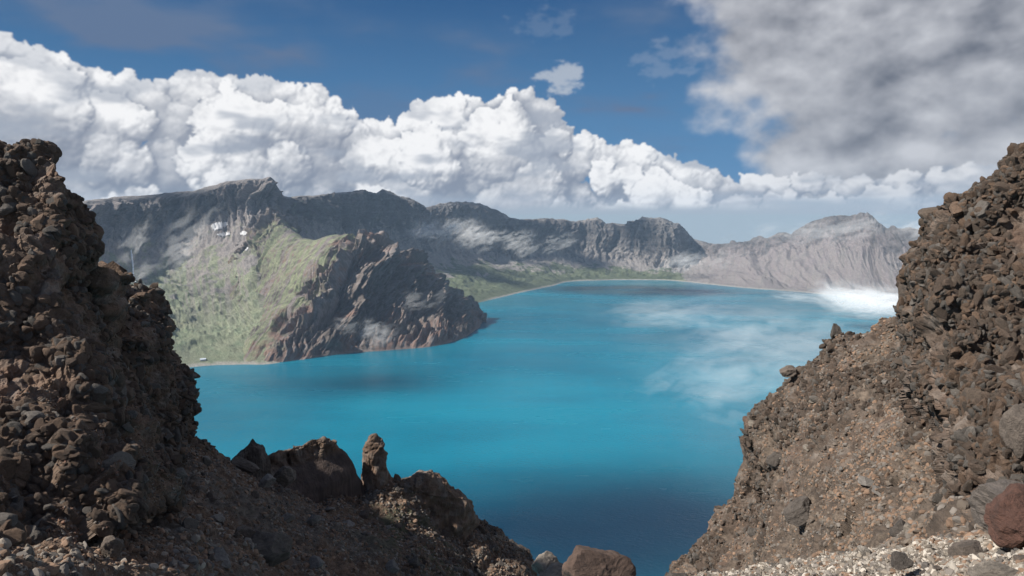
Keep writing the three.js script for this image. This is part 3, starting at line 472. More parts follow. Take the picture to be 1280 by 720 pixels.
// scree slope falling to the right
const screeSlope = loft([
  [[-20.3,441.06,-19.29], [-14.62,442.96,-13.65], [-10.31,444.61,-9.47], [-7.47,445.68,-6.65], [-5.31,446.53,-4.56]],
  [[-19.34,439.72,-24.22], [-13.91,441.77,-17.05], [-10.87,443.17,-13.07], [-8.17,444.42,-9.46], [-5.73,445.57,-6.28]],
  [[-18.41,438.88,-27.38], [-14.18,440.46,-20.59], [-10.94,442.15,-15.53], [-8.59,443.35,-11.69], [-6.16,444.66,-7.88]],
  [[-17.08,438.23,-30.55], [-14.39,439.25,-25.18], [-11.52,440.79,-19.33], [-9.08,442.16,-14.37], [-6.73,443.54,-9.94]],
  [[-16.24,437.95,-33.25], [-13.38,438.8,-27.41], [-10.8,439.85,-21.43], [-8.67,441.05,-16.34], [-6.92,442.09,-12.17]],
  [[-14.44,435.82,-35.15], [-12.5,436.53,-31.08], [-10.52,437.73,-25.41], [-8.66,439.17,-19.68], [-6.84,440.6,-14.47]],
  [[-12.35,433.66,-38.05], [-10.95,434.2,-34.29], [-9.46,435.69,-28.47], [-8.24,437.02,-23.07], [-6.8,438.35,-17.74]],
  [[-9.7,432.24,-40.87], [-8.92,432.4,-37.45], [-7.99,433.39,-32.53], [-7.2,434.6,-27.06], [-6.08,435.97,-21.14]],
  [[-6.78,432.21,-42.46], [-6.41,431.37,-39.99], [-5.9,431.42,-36.02], [-5.59,431.9,-31.51], [-5.09,432.4,-26.52]],
  [[-4.38,430.23,-43.78], [-4.14,429.81,-41.79], [-3.87,429.57,-38.81], [-3.58,429.47,-35.32], [-3.35,429.33,-30.82]],
  [[-1.81,428.52,-44.96], [-1.64,428.03,-43.47], [-1.47,427.61,-41.47], [-1.39,427.08,-38.98], [-1.25,426.3,-34.98]],
  [[0,427.08,-45.6], [0.34,426.58,-44.7], [0.55,426.11,-43.2], [0.63,425.46,-41], [0.71,424.43,-36.99]],
  [[0.99,425.42,-45.99], [1.27,424.79,-45.58], [1.53,424.15,-44.57], [1.75,423.23,-42.96], [2.06,421.29,-39.95]],
  [[1.58,422.05,-47.97], [2.06,421.34,-47.56], [2.63,420.13,-46.93], [3.17,418.91,-45.89], [3.62,417.27,-43.85]],
].map(behind), 560, 420, [0.12, 0.3, 1.2, 1.1, 1, 0.7], [0.3, 0.7, 1, 1, 1, 1, 1, 1, 1, 1, 0.9, 0.7, 0.5]);
displace(screeSlope, (x, y, z, u, v) => fbm(x / 6, y / 6, z / 6, 4) * 0.7 + fbm(x / 1.3, y / 1.3, z / 1.3, 4, 0.6) * 0.22 + broken(x, y, z, sm(8.5, 10, u) * 0.35, 0.10 + 0.14 * sm(8.5, 10, u), 0.06, 0.025, 51));
const slopeMesh = setting(surface(screeSlope, 'scree_slope', screeStone, screeTint(BROWN, [0.135, 0.112, 0.095], 51, (x, y, z) => sm(6.5, 1, Math.hypot(x + 5.2, (z + 37.5) * 0.8))), true));

// right: lower spur and the cliff above it
const rightSlope = loft([
  [[9.63,421.98,-44.98], [9.28,424.31,-39.94], [8.93,426.38,-34.87], [8.24,429.27,-28.85], [7.09,432.75,-21.88]],
  [[10.62,425.29,-43.21], [10.4,427.08,-38.62], [9.92,429.09,-33.57], [8.93,432.04,-27.06], [7.36,435.32,-19.67]],
  [[11.67,427.55,-42.43], [11.59,429.05,-37.87], [10.95,431.16,-32.19], [9.58,434.21,-25.24], [7.41,437.79,-17.5]],
  [[12.92,430.43,-41.54], [12.84,431.39,-36.83], [12.11,433.14,-30.7], [10.31,436.16,-23.32], [7.43,439.95,-15.29]],
  [[13.71,433.34,-40.76], [13.74,433.96,-35.43], [12.69,435.58,-28.83], [10.39,438.45,-21.08], [7.1,441.91,-13.22]],
  [[14.3,436.32,-40.02], [14.2,436.3,-34.17], [12.84,437.54,-27.12], [10.11,440.16,-18.97], [6.9,443.11,-11.83]],
  [[14.78,439,-39.31], [14.58,438.5,-32.91], [13.04,439.21,-25.68], [10.03,441.31,-17.65], [6.87,443.89,-11.04]],
  [[15.61,440.83,-38.45], [15.2,439.81,-32.08], [13.19,440.19,-24.47], [10.08,441.99,-16.81], [6.82,444.44,-10.35]],
  [[16.85,442.48,-37.38], [15.88,440.88,-31.19], [13.45,440.98,-23.64], [10.13,442.55,-16.07], [6.8,444.88,-9.77]],
  [[17.84,443.68,-36.36], [16.51,441.75,-30.29], [13.72,441.56,-22.9], [10.21,442.96,-15.55], [6.8,445.21,-9.27]],
  [[19.05,443.88,-35.17], [17.14,442.34,-29.36], [14.21,441.88,-22.49], [10.48,443.2,-15.24], [6.9,445.44,-8.95]],
  [[19.81,444.57,-33.6], [17.68,442.79,-28.46], [14.73,442.19,-22.03], [10.81,443.34,-15.01], [7.1,445.56,-8.79]],
  [[20.81,445.13,-31.8], [18.55,443.29,-27.3], [15.54,442.55,-21.47], [11.35,443.61,-14.61], [7.35,445.75,-8.45]],
].map(behind), 520, 520, [0.12, 0.3, 1.1, 1.1, 1, 0.8]);
displace(rightSlope, (x, y, z, u, v) => { const e = sm(3.6, 2.3, v + fbm(x / 5, y / 5, z / 5, 3) * 0.8) + 0.8 * sm(0.1, 0.5, fbm(x / 5 + 4, y / 4, z / 5, 3)); return fbm(x / 5, y / 5, z / 5, 4) * 0.55 + fbm(x / 1.2, y / 1.2, z / 1.2, 4, 0.6) * 0.2 + broken(x, y, z, 0.5 * e, 0.10 + 0.2 * e, 0.06, 0.02, 61) - 0.2; });
const rightMesh = setting(surface(rightSlope, 'stony_spur', screeStone, (() => { const a = rockTint([0.135, 0.096, 0.073], 0.0, 0.14, 61), b = screeTint([0.115, 0.086, 0.067], [0.165, 0.128, 0.1], 61); return (x, y, z, u, v) => { const s = sm(2.5, 3.5, v + fbm(x / 4, y / 4, z / 4, 4, 0.6) * 1.5), p = a(x, y, z), q = b(x, y, z); return p.map((w, i) => mix(w, q[i], s)); }; })(), true));

const rightCliff = loft([
  [[18.76,448.83,-30.73], [18.52,446.97,-30.87], [18.17,445.05,-31.08], [17.52,443.2,-29.14], [16.74,441.61,-26.09], [15.17,440.81,-22.34], [12.67,440.96,-17.99]],
  [[17.15,449.61,-27.01], [16.51,447.77,-26.59], [15.75,446.16,-26.12], [15.2,444.48,-24.7], [14.18,443.22,-21.79], [12.46,442.73,-18.13], [10.09,442.96,-14.29]],
  [[15.98,450,-24.92], [15.16,448.14,-24.25], [14.34,446.53,-23.58], [13.79,444.99,-22.04], [12.72,443.96,-19.17], [11.1,443.56,-15.91], [9.2,443.64,-12.84]],
  [[15.75,450.68,-24.11], [15.01,448.45,-23.16], [14.18,446.47,-22.15], [13.42,444.99,-20.38], [12.23,444.09,-17.68], [10.57,443.92,-14.7], [8.83,444.01,-12]],
  [[16.1,451.03,-23.64], [15.31,448.78,-22.24], [14.55,446.67,-20.94], [13.61,445.24,-19.16], [12.22,444.42,-16.59], [10.51,444.19,-13.87], [8.68,444.38,-11.24]],
  [[16.53,451.81,-23.09], [15.69,449.13,-21.48], [14.81,446.88,-19.89], [13.76,445.34,-18.05], [12.22,444.56,-15.58], [10.51,444.44,-13.1], [8.59,444.7,-10.54]],
  [[17.04,452.5,-22.47], [16.15,449.21,-20.63], [15.12,447.04,-18.9], [13.94,445.56,-17.02], [12.32,444.82,-14.72], [10.5,444.73,-12.34], [8.51,445.03,-9.83]],
  [[17.83,453.27,-21.59], [16.73,449.45,-19.38], [15.51,447.25,-17.52], [14.09,445.9,-15.57], [12.23,445.32,-13.2], [10.42,445.25,-11.07], [8.5,445.47,-8.89]],
  [[19.61,453.66,-19.99], [17.81,449.75,-17.55], [16.24,447.56,-15.57], [14.59,446.4,-13.68], [12.53,445.92,-11.49], [10.78,445.83,-9.7], [9,445.9,-7.94]],
].map(behind), 460, 540, [0.1, 0.3, 1, 1, 1, 1, 0.9, 0.8], [0.7, 0.9, 1, 1.1, 1.2, 1.2, 0.6, 0.3]);
displace(rightCliff, (x, y, z, u, v) => broken(x, y, z, 0.85, 0.38, 0.15, 0.045, 71) + fbm(x / 2.2, y / 2.2, z / 2.2, 5, 0.6) * 0.36 + ridged(x / 1.4, y / 6, z / 1.4, 3) * 0.3 * sm(4, 5.2, v) - 0.15);
setting(surface(rightCliff, 'rock_face', cragStone, rockTint([0.135, 0.096, 0.073], 0.04, 0.16, 71), true));

// gravel where the viewer stands
const gravelBank = loft([
  [[2.64,440.2,-14.77], [1.81,442.2,-10.85], [1.06,443.94,-7.42], [-0.8, 447.3, -1.6], [-3, 448.2, 3]],
  [[4.13,442.16,-13.59], [3.22,443.3,-10.52], [2.16,444.56,-7.29], [0.2, 447.4, -1.7], [-1, 448.3, 3]],
  [[5.37,443.12,-12.49], [4.26,444.11,-9.71], [3,445.14,-6.76], [1.2, 447.4, -1.7], [1.2, 448.3, 3]],
  [[6.31,443.98,-11.37], [5.04,444.83,-8.87], [3.63,445.7,-6.22], [2.2, 447.4, -1.8], [3, 448.3, 3]],
  [[7.08,444.68,-10.42], [5.66,445.44,-8.13], [4.1,446.2,-5.67], [3.2, 447.4, -1.8], [5, 448.3, 3]],
  [[7.65,445.27,-9.51], [6.17,445.92,-7.49], [4.49,446.59,-5.24], [4.5, 447.5, -1.6], [8, 448.3, 3]],
  [[8.4,445.86,-8.57], [6.8,446.41,-6.78], [4.91,447.04,-4.7], [7, 447.8, -1.4], [12, 448.4, 3]],
].map(c => [add3(c[0], 0, -3.5, -1.2), add3(c[0], 0, -0.5, -0.4), ...c]), 330, 320, [0.1, 0.2, 1.6, 1, 0.3, 0.2]);
displace(gravelBank, (x, y, z) => fbm(x / 2.4, y / 2.4, z / 2.4, 4) * 0.3 + broken(x, y, z, 0, 0.04, 0.05, 0.035, 81));
const gravelMesh = setting(surface(gravelBank, 'gravel_ground', screeStone, screeTint([0.19, 0.165, 0.14], [0.30, 0.27, 0.235], 81), true));
console.log('near', performance.now() | 0);

// ---------------------------------------------------------------- outcrops, spire and boulders
function rockGeometry(seed, detail = 3, cuts = 14, rough = 0.05, near = 0.5, spread = 0.2) {
  const r = rng(seed), planes = [...Array(cuts)].map(() => { const t = r() * Math.PI * 2, c = r() * 2 - 1, s = Math.sqrt(1 - c * c); return [s * Math.cos(t), c, s * Math.sin(t), near + spread * r()]; });
  const g = new THREE.IcosahedronGeometry(1, detail), p = g.attributes.position;
  for (let i = 0; i < p.count; i++) {
    const x = p.getX(i), y = p.getY(i), z = p.getZ(i); let k = 1;
    for (const [a, b, c, d] of planes) { const q = a * x + b * y + c * z; if (q > 1e-3) k = Math.min(k, d / q); }
    k *= 1 + rough * fbm(x * 2.3 + seed, y * 2.3, z * 2.3, 3) * 2; p.setXYZ(i, x * k, y * k, z * k);
  }
  g.computeVertexNormals(); return g;
}
const rockMat = (c, tile = 0.7) => new THREE.MeshStandardMaterial({ color: new THREE.Color(...c), roughness: 0.95, map: scaled(tones, tile), bumpMap: scaled(grain, tile * 0.6), bumpScale: 0.02 });
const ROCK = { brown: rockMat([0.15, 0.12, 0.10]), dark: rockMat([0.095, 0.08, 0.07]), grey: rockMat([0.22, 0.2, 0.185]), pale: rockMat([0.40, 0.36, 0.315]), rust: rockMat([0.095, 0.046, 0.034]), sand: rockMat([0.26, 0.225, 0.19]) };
Object.entries({ brown: 'brown', dark: 'dark brown', grey: 'grey', pale: 'pale', sand: 'sandy' }).forEach(([k, n]) => { ROCK[k].name = n; });
const rocks = [...Array(8)].map((_, i) => rockGeometry(900 + i, 3, 13 + i, 0.02));
const names = {}; const numbered = n => { const k = names[n] = (names[n] ?? -1) + 1; return k ? `${n}_${String(k).padStart(3, '0')}` : n; };

/** A closed rock drawn as rings round an upright axis, then broken up. rings: [height, half width, half depth, shift x, shift z]. */
function outcrop(name, at, turn, rings, amp, tint, nu = 130, nv = 150, seed = 91) {
  const cols = [...Array(17)].map((_, i) => { const a = -i / 16 * Math.PI * 2; return rings.map(([h, w, d, sx = 0, sz = 0]) => { const x = Math.cos(a) * w + sx, z = Math.sin(a) * d + sz; return [x, h, z]; }); });
  const n = 16, m = rings.length, g = { nu, nv, pos: new Float32Array(nu * nv * 3), U: new Float32Array(nu), V: new Float32Array(nv), nor: null };
  for (let x = 0; x < nu; x++) { const s = x / (nu - 1) * n, i = Math.min(n - 1, Math.floor(s)), t = s - i; g.U[x] = s; for (let y = 0; y < nv; y++) { const q = y / (nv - 1) * (m - 1), j = Math.min(m - 2, Math.floor(q)), tt = q - j; g.V[y] = q; const row = k => { const c = cols[((k % n) + n) % n], f = e => c[clamp(e, 0, m - 1)]; return [0, 1, 2].map(a => cr(f(j - 1)[a], f(j)[a], f(j + 1)[a], f(j + 2)[a], tt)); }; const A = row(i - 1), B_ = row(i), C = row(i + 1), D = row(i + 2); for (let a = 0; a < 3; a++) g.pos[(x * nv + y) * 3 + a] = cr(A[a], B_[a], C[a], D[a], t); } }
  const c = Math.cos(turn), s = Math.sin(turn); for (let i = 0; i < g.pos.length; i += 3) { const x = g.pos[i], z = g.pos[i + 2]; g.pos[i] = x * c + z * s + at[0]; g.pos[i + 1] += at[1]; g.pos[i + 2] = -x * s + z * c + at[2]; }
  // outward normals
  normals(g); let out = 0; for (let i = 0; i < g.pos.length; i += 3) out += g.nor[i] * (g.pos[i] - at[0]) + g.nor[i + 2] * (g.pos[i + 2] - at[2]);
  if (out < 0) for (let i = 0; i < g.nor.length; i++) g.nor[i] = -g.nor[i];
  const flip = out < 0 ? !g.flip : g.flip, nor = g.nor.slice();
  for (let i = 0; i < g.pos.length; i += 3) { const [x, y, z] = [g.pos[i], g.pos[i + 1], g.pos[i + 2]], q = g.V[(i / 3) % nv], h = amp(x, y, z, q) * sm(0, 0.7, q) * sm(m - 1, m - 1.9, q); g.pos[i] += nor[i] * h; g.pos[i + 1] += nor[i + 1] * h; g.pos[i + 2] += nor[i + 2] * h; }
  for (let y = 0; y < nv; y++) for (let a = 0; a < 3; a++) g.pos[((nu - 1) * nv + y) * 3 + a] = g.pos[y * 3 + a];
  normals(g); if (g.flip !== flip) { g.flip = flip; for (let i = 0; i < g.nor.length; i++) g.nor[i] = -g.nor[i]; }
  for (let y = 0; y < nv; y++) for (let a = 0; a < 3; a++) { const i = y * 3 + a, j = ((nu - 1) * nv + y) * 3 + a, q = (g.nor[i] + g.nor[j]) / 2; g.nor[i] = g.nor[j] = q; }
  return surface(g, name, cragStone, tint, true);
}
const craggy = (s, a) => (x, y, z) => broken(x, y, z, 0.3 * a, 0.3 * a, 0.10 * a, 0.03 * a, s) + fbm(x / 1.1, y / 1.1, z / 1.1, 4, 0.6) * 0.22 * a;

thing(outcrop('rock_spire', [-8.82,430.4,-41.37], 0, [[-1.5, 0.02, 0.02], [-1.4, 1.6, 1.3], [0.6, 1.35, 1.1], [2.4, 0.95, 0.8, 0.05], [3.9, 0.72, 0.6, 0.0], [4.9, 0.55, 0.5, 0.05], [5.45, 0.32, 0.3, 0.1], [5.7, 0.02, 0.02, 0.1]], craggy(91, 0.75), rockTint(BROWN, 0.05, 0.12, 91)), 'tall dark rock spire standing on the edge of the scree slope above the lake', 'rock spire');
thing(outcrop('rock_outcrop', [-5.75,429.71,-42.82], 0.4, [[-1.5, 0.02, 0.02], [-1.4, 3.3, 1.6], [0.4, 3.0, 1.4, 0.1], [1.6, 2.3, 1.1, -0.2], [2.6, 1.5, 0.8, -0.45], [3.2, 0.8, 0.5, -0.4], [3.45, 0.02, 0.02, -0.4]], craggy(95, 0.9), rockTint(BROWN, 0.05, 0.14, 95), 180, 150), 'jagged dark outcrop beside the tall rock spire, falling towards the lake', 'outcrop');
thing(outcrop('rock_outcrop_001', [-10.84,430.91,-41.2], 0.3, [[-1.2, 0.02, 0.02], [-1.1, 1.6, 1.1], [0.4, 1.5, 1.0], [1.3, 1.2, 0.8], [1.9, 0.8, 0.5], [2.15, 0.02, 0.02]], craggy(97, 0.6), rockTint(BROWN, 0.1, 0.12, 97), 110, 100), 'low dark outcrop joining the smooth slab to the rock spire', 'outcrop');
// smooth slab with a crumbling crest
thing(outcrop('rock_slab', [-13.48,433.53,-37.45], 0.72, [[-1.6, 0.02, 0.02], [-1.5, 5.0, 1.2], [0.2, 4.8, 1.0, 0, 0], [1.2, 4.4, 0.72, 0.1, -0.3], [1.8, 3.7, 0.5, 0.45, -0.55], [2.2, 2.5, 0.36, 1.3, -0.65], [2.6, 1.1, 0.3, 2.2, -0.7], [2.8, 0.02, 0.02, 2.3, -0.7]],
  (x, y, z, v) => { const c = sm(3.4, 4.4, v); return fbm(x / 2.5, y / 2.5, z / 2.5, 3) * 0.25 + broken(x, y, z, 0, 0.32 * c, 0.02 + 0.13 * c, 0.008 + 0.04 * c, 101); }, (() => { const a = rockTint(BROWN, 0.1, 0.1, 101); return (x, y, z, u, v) => { const s = sm(4.3, 3.6, v), q = a(x, y, z), b = 1 + 0.25 * fbm(x * 0.5, y * 2.2, z * 0.5, 4); return q.map((w, i) => mix(w, [0.092, 0.066, 0.058][i] * b, s)); }; })(), 240, 170), 'smooth brown rock slab with a crumbling crest at the lake edge of the scree', 'rock slab');
thing(outcrop('rock_slab_001', [-14.9,435.63,-35.61], 0.7, [[-1.2, 0.02, 0.02], [-1.1, 1.8, 0.8], [0.4, 1.5, 0.6], [1.1, 0.9, 0.42, 0.3], [1.6, 0.5, 0.3, 0.5], [1.95, 0.02, 0.02, 0.6]], craggy(103, 0.45), rockTint([0.092, 0.07, 0.06], 0.1, 0.08, 103), 130, 110), 'small peaked slab at the upper end of the smooth brown slab', 'rock slab');
// boulders with a place of their own
function boulder(at, size, turn, mat, seed, label, cuts = 14, name = 'boulder') {
  const m = new THREE.Mesh(rockGeometry(seed, 12, cuts + 6, 0.05, 0.55, 0.28), mat); m.name = numbered(name); m.position.set(...at); m.scale.set(...size); m.rotation.set(...turn); m.castShadow = m.receiveShadow = true; return thing(m, label, 'boulder');
}
boulder([3.33,435.19,-25.79], [1.75, 1.35, 1.4], [0.1, 0.3, 0.05], rockMat([0.10, 0.066, 0.052], 0.5), 201, 'big rounded dark brown boulder at the lip of the notch above the water', 9);
boulder([1.63,433.51,-29.96], [0.95, 0.62, 0.7], [0.2, 0.6, -0.3], ROCK.sand, 202, 'rock lightened for sunlight in the notch beside the big dark brown boulder', 12);  // sunlight on the two notch rocks is put into their lighter colour
boulder([1.83,433.45,-28.94], [1.3, 0.5, 0.8], [0, 0.2, 0.15], ROCK.sand, 207, 'flat slab of rock lightened for sunlight lying in the notch', 12);
boulder([6.12,436.64,-23.21], [0.5, 0.34, 0.4], [0, 0.4, 0], ROCK.dark, 203, 'small dark rock at the foot of the stony spur by the water', 12);
boulder([7.19,445.69,-9.1], [0.56, 0.48, 0.5], [0.2, 0.5, -0.25], ROCK.rust, 204, 'rust red boulder resting on the gravel below the rock face', 10);
boulder([8.19,445.31,-10.35], [0.9, 0.55, 0.8], [0.05, 0.2, -0.15], rockMat([0.13, 0.11, 0.098], 0.5), 205, 'large grey brown boulder behind the rust red boulder', 9);
boulder([11.65,445.1,-14.88], [0.36, 0.8, 0.4], [0.1, 0.3, -0.2], rockMat([0.14, 0.115, 0.098], 0.4), 206, 'upright pale grey block wedged in the foot of the rock face', 10);
boulder([-11.93,436.21,-33.97], [0.75, 0.68, 0.7], [0, 0.3, 0.2], ROCK.brown, 211, 'round brown boulder resting against the smooth slab', 18);
boulder([-12.33,436.67,-32.22], [0.5, 0.36, 0.5], [0.3, 0.1, 0.2], ROCK.grey, 212, 'grey block just uphill of the round brown boulder', 10);
boulder([-13.85,436.85,-33.77], [1.0, 0.3, 0.5], [0, -0.3, -0.35], ROCK.brown, 213, 'long flat brown slab lying on the scree under the small peaked slab', 10);
boulder([-9.9,438.25,-23.5], [0.48, 0.42, 0.42], [0.1, 0.2, 0.4], ROCK.brown, 214, 'square brown boulder perched on the dark knob in the scree', 10);
boulder([-9.23,437.71,-23.23], [1.15, 0.95, 0.9], [0.1, 0.6, 0.1], ROCK.dark, 215, 'dark knob of rock standing out of the scree slope', 14);
boulder([-9.51,435.44,-30.56], [0.4, 0.28, 0.3], [0.1, 0.2, 0.4], ROCK.grey, 216, 'light grey stone alone in the middle of the scree slope', 10);
boulder([-9.18,442.44,-14.54], [0.30, 0.34, 0.28], [0.1, 0.5, 0.1], ROCK.brown, 217, 'rounded brown boulder at the foot of the left cliff', 22);
boulder([-6.04,432.45,-31.42], [0.6, 0.42, 0.4], [0.3, 0.2, 0.6], ROCK.grey, 218, 'angular grey block low on the scree below the spire', 9);
boulder([15.86,441.09,-37.37], [0.75, 0.30, 0.6], [0, 0.3, 0.12], ROCK.brown, 221, 'flat brown rock jutting over the edge of the stony spur', 12);
boulder([17.88,443.48,-36.23], [0.42, 0.7, 0.42], [0, 0.3, 0.4], ROCK.dark, 222, 'upright knob of rock on the crest of the stony spur', 12);
boulder([14.56,436.57,-35.32], [0.75, 0.75, 0.7], [0, 0.3, 0.2], ROCK.dark, 223, 'dark round boulder set in the flank of the stony spur', 18);
boulder([15.67,438.28,-36.59], [0.9, 0.9, 0.8], [0, 0.6, 0.2], ROCK.dark, 224, 'dark brown boulder half buried near the edge of the stony spur', 16);
boulder([12.91,436.81,-28.63], [0.8, 0.6, 0.7], [0, 0.6, 0.5], ROCK.dark, 225, 'black jagged rock sticking out low on the stony spur', 12);
boulder([6.19,445.45,-8.61], [0.34, 0.13, 0.22], [0, 0.2, 0.05], ROCK.brown, 231, 'flat brown stone bedded in the gravel near the rust red boulder', 12);
boulder([5.64,444.97,-9.21], [0.2, 0.13, 0.17], [0, 0.8, 0.1], ROCK.dark, 232, 'dark rough stone on the edge of the gravel', 12);
boulder([5.42,446.04,-7.06], [0.34, 0.09, 0.2], [0, 0.1, 0.02], ROCK.sand, 233, 'flat sandy slab of stone in the gravel', 12);

// loose stones: the larger ones each by itself, the small ones as scree
const scatterOn = (g, r, keep) => { for (let k = 0; k < 400; k++) { const x = 1 + Math.floor(r() * (g.nu - 2)), y = Math.floor(r() * g.nv), i = (x * g.nv + y) * 3; const p = [g.pos[i], g.pos[i + 1], g.pos[i + 2]]; if (keep(g.U[x], g.V[y], p)) return { p, n: [g.nor[i], g.nor[i + 1], g.nor[i + 2]] }; } return null; };
function looseStones(g, count, seed, small, large, mats, label, group, keep) {
  const r = rng(seed);
  for (let k = 0; k < count; k++) {
    const s = scatterOn(g, r, keep); if (!s) continue;
    const q = small + (large - small) * r() ** 3, m = new THREE.Mesh(rocks[Math.floor(r() * rocks.length)], mats[Math.floor(r() * mats.length)]);
    m.name = numbered('loose_stone'); m.scale.set(q * (0.8 + 0.6 * r()), q * (0.5 + 0.4 * r()), q * (0.7 + 0.5 * r())); m.rotation.set(r() - 0.5, r() * 6.3, r() - 0.5); m.position.set(...s.p.map((w, a) => w + s.n[a] * q * 0.12)); m.castShadow = m.receiveShadow = true;
    const look = m.scale.y < m.scale.x * 0.5 ? 'flat' : m.scale.x > m.scale.z * 1.35 ? 'long' : 'blocky'; thing(m, `${q > mix(small, large, 0.35) ? 'larger' : 'small'} ${look} ${m.material.name} stone ${label}`, 'stone', `${look} ${m.material.name} stones ${group}`);
  }
}
looseStones(screeSlope, 110, 301, 0.14, 0.5, [ROCK.brown, ROCK.brown, ROCK.grey, ROCK.dark], 'lying loose on the scree slope below the rock spire', 'on the scree slope', (u, v, p) => u > 3 && u < 11 && v > 2.1 && v < 5.4);
looseStones(rightSlope, 100, 302, 0.10, 0.38, [ROCK.brown, ROCK.grey, ROCK.sand, ROCK.dark], 'lying loose on the stony spur across the notch', 'on the stony spur', (u, v, p) => u > 2 && v > 2.1 && v < 5.7);
looseStones(gravelBank, 70, 303, 0.07, 0.16, [ROCK.sand, ROCK.grey, ROCK.pale, ROCK.brown], 'in the gravel below the rust red boulder', 'in the gravel', (u, v, p) => u > 0.5 && v > 1.9 && v < 3.6 && p[2] < -7);
function pebbles(g, count, seed, small, large, colors, name, keep) {
  const r = rng(seed), geo = rockGeometry(seed, 2, 13, 0.02), m = new THREE.InstancedMesh(geo, new THREE.MeshStandardMaterial({ color: 0xffffff, roughness: 0.95 }), count), M = new THREE.Matrix4(), Q = new THREE.Quaternion(), E = new THREE.Euler(), C = new THREE.Color();
  let n = 0; for (let k = 0; k < count; k++) {
    const s = scatterOn(g, r, (u, v, p) => keep(u, v, p) && fbm(p[0] / 1.6, p[1] / 1.6, p[2] / 1.6, 3, 0.6) > r() - 0.55); if (!s) continue; const q = small + (large - small) * r() ** 5, c = colors[Math.floor(r() * colors.length)], l = 0.7 + 0.6 * r();
    E.set(r() * 6.3, r() * 6.3, r() * 6.3); M.compose(new THREE.Vector3(...s.p.map((w, a) => w - s.n[a] * q * 0.1)), Q.setFromEuler(E), new THREE.Vector3(q * (0.9 + 1.3 * r()), q * (0.5 + 0.7 * r()), q * 1.3)); m.setMatrixAt(n, M); m.setColorAt(n, C.setRGB(c[0] * l, c[1] * l, c[2] * l)); n++;
  }
  m.count = n; m.name = name; m.castShadow = m.receiveShadow = true; m.userData.kind = 'stuff'; scene.add(m);
}
// angular rubble that covers the crags: far too many pieces to count
function rubble(g, count, seed, small, large, colors, name, keep) {
  const r = rng(seed), kinds = [0, 1, 2].map(k => rockGeometry(seed * 7 + k, 3, 15, 0.012)), M = new THREE.Matrix4(), Q = new THREE.Quaternion(), E = new THREE.Euler(), C = new THREE.Color(), mat = new THREE.MeshStandardMaterial({ color: 0xffffff, roughness: 0.95, map: scaled(tones, 0.35), bumpMap: scaled(grain, 0.3), bumpScale: 0.02 });
  for (const geo of kinds) {
    const m = new THREE.InstancedMesh(geo, mat, count); let n = 0;
    for (let k = 0; k < count; k++) {
      const s = scatterOn(g, r, (u, v, p) => keep(u, v, p) && fbm(p[0] / 2.2, p[1] / 2.2, p[2] / 2.2, 3, 0.6) > r() * 0.6 - 0.22); if (!s) continue;
      const q = r() < 0.003 ? large * (1.0 + 0.9 * r()) : small + (large - small) * r() ** 3, c = colors[Math.floor(r() * colors.length)], l = 0.6 + 0.5 * r();
      const dip = r() < 0.55; if (dip) E.set(0.35 + (r() - 0.5) * 1.3, (r() - 0.5) * 3, -0.55 + (r() - 0.5) * 1.3); else E.set(r() * 6.3, r() * 6.3, r() * 6.3); M.compose(new THREE.Vector3(...s.p.map((w, a) => w - s.n[a] * q * 0.38)), Q.setFromEuler(E), new THREE.Vector3(q * (1.2 + 1.2 * r()), q * (0.7 + 0.8 * r()), q * (0.9 + 0.7 * r()))); m.setMatrixAt(n, M); m.setColorAt(n, C.setRGB(c[0] * l, c[1] * l, c[2] * l)); n++;
    }
    m.count = n; m.name = numbered(name); m.castShadow = m.receiveShadow = true; m.userData.kind = 'stuff'; scene.add(m);
  }
}
const WARM = [0.13, 0.092, 0.07];
rubble(leftCrag, 9500, 321, 0.02, 0.19, [BROWN, WARM, BROWN, GREY, [0.13, 0.085, 0.06]], 'rubble', (u, v) => u > 1.6 && u < 9.4 && v > 1.7);
rubble(darkCrag, 4200, 322, 0.02, 0.22, [BROWN, WARM, GREY], 'rubble', (u, v) => v > 1.6);
rubble(rightCliff, 9500, 323, 0.02, 0.19, [BROWN, WARM, GREY, [0.12, 0.09, 0.07]], 'rubble', (u, v) => u < 6.6 && v > 1.6);
rubble(rightSlope, 5500, 324, 0.02, 0.19, [WARM, GREY, WARM, [0.12, 0.09, 0.07]], 'rubble', (u, v, p) => u > 0.6 && v > 1.7 && v < 3.2 + 2.2 * fbm(p[0] / 4, p[1] / 4, p[2] / 4, 3));
rubble(screeSlope, 2600, 325, 0.03, 0.22, [BROWN, WARM, GREY], 'rubble', (u, v) => u > 3 && v > 1.7 && (v < 2.5 || u > 8));
const TAN = [0.21, 0.18, 0.15];
pebbles(screeSlope, 42000, 311, 0.02, 0.13, [BROWN, GREY, BROWN, TAN], 'scree', (u, v) => u > 0.8 && u < 12 && v > 2 && v < 5.8);
pebbles(rightSlope, 52000, 312, 0.016, 0.10, [BROWN, GREY, [0.13, 0.105, 0.085], BROWN, [0.11, 0.09, 0.075]], 'scree_001', (u, v) => u > 1 && v > 2.05 && v < 5.95);
pebbles(gravelBank, 36000, 313, 0.012, 0.06, [TAN, PALE, GREY, TAN, PALE, BROWN], 'gravel', (u, v, p) => v > 1.6 && v < 4.2 && p[2] < -5);
pebbles(leftCrag, 9000, 314, 0.02, 0.06, [BROWN, GREY, RUST], 'scree_002', (u, v) => u > 1.5 && u < 8.5 && v > 4.4);
console.log('stones', performance.now() | 0);

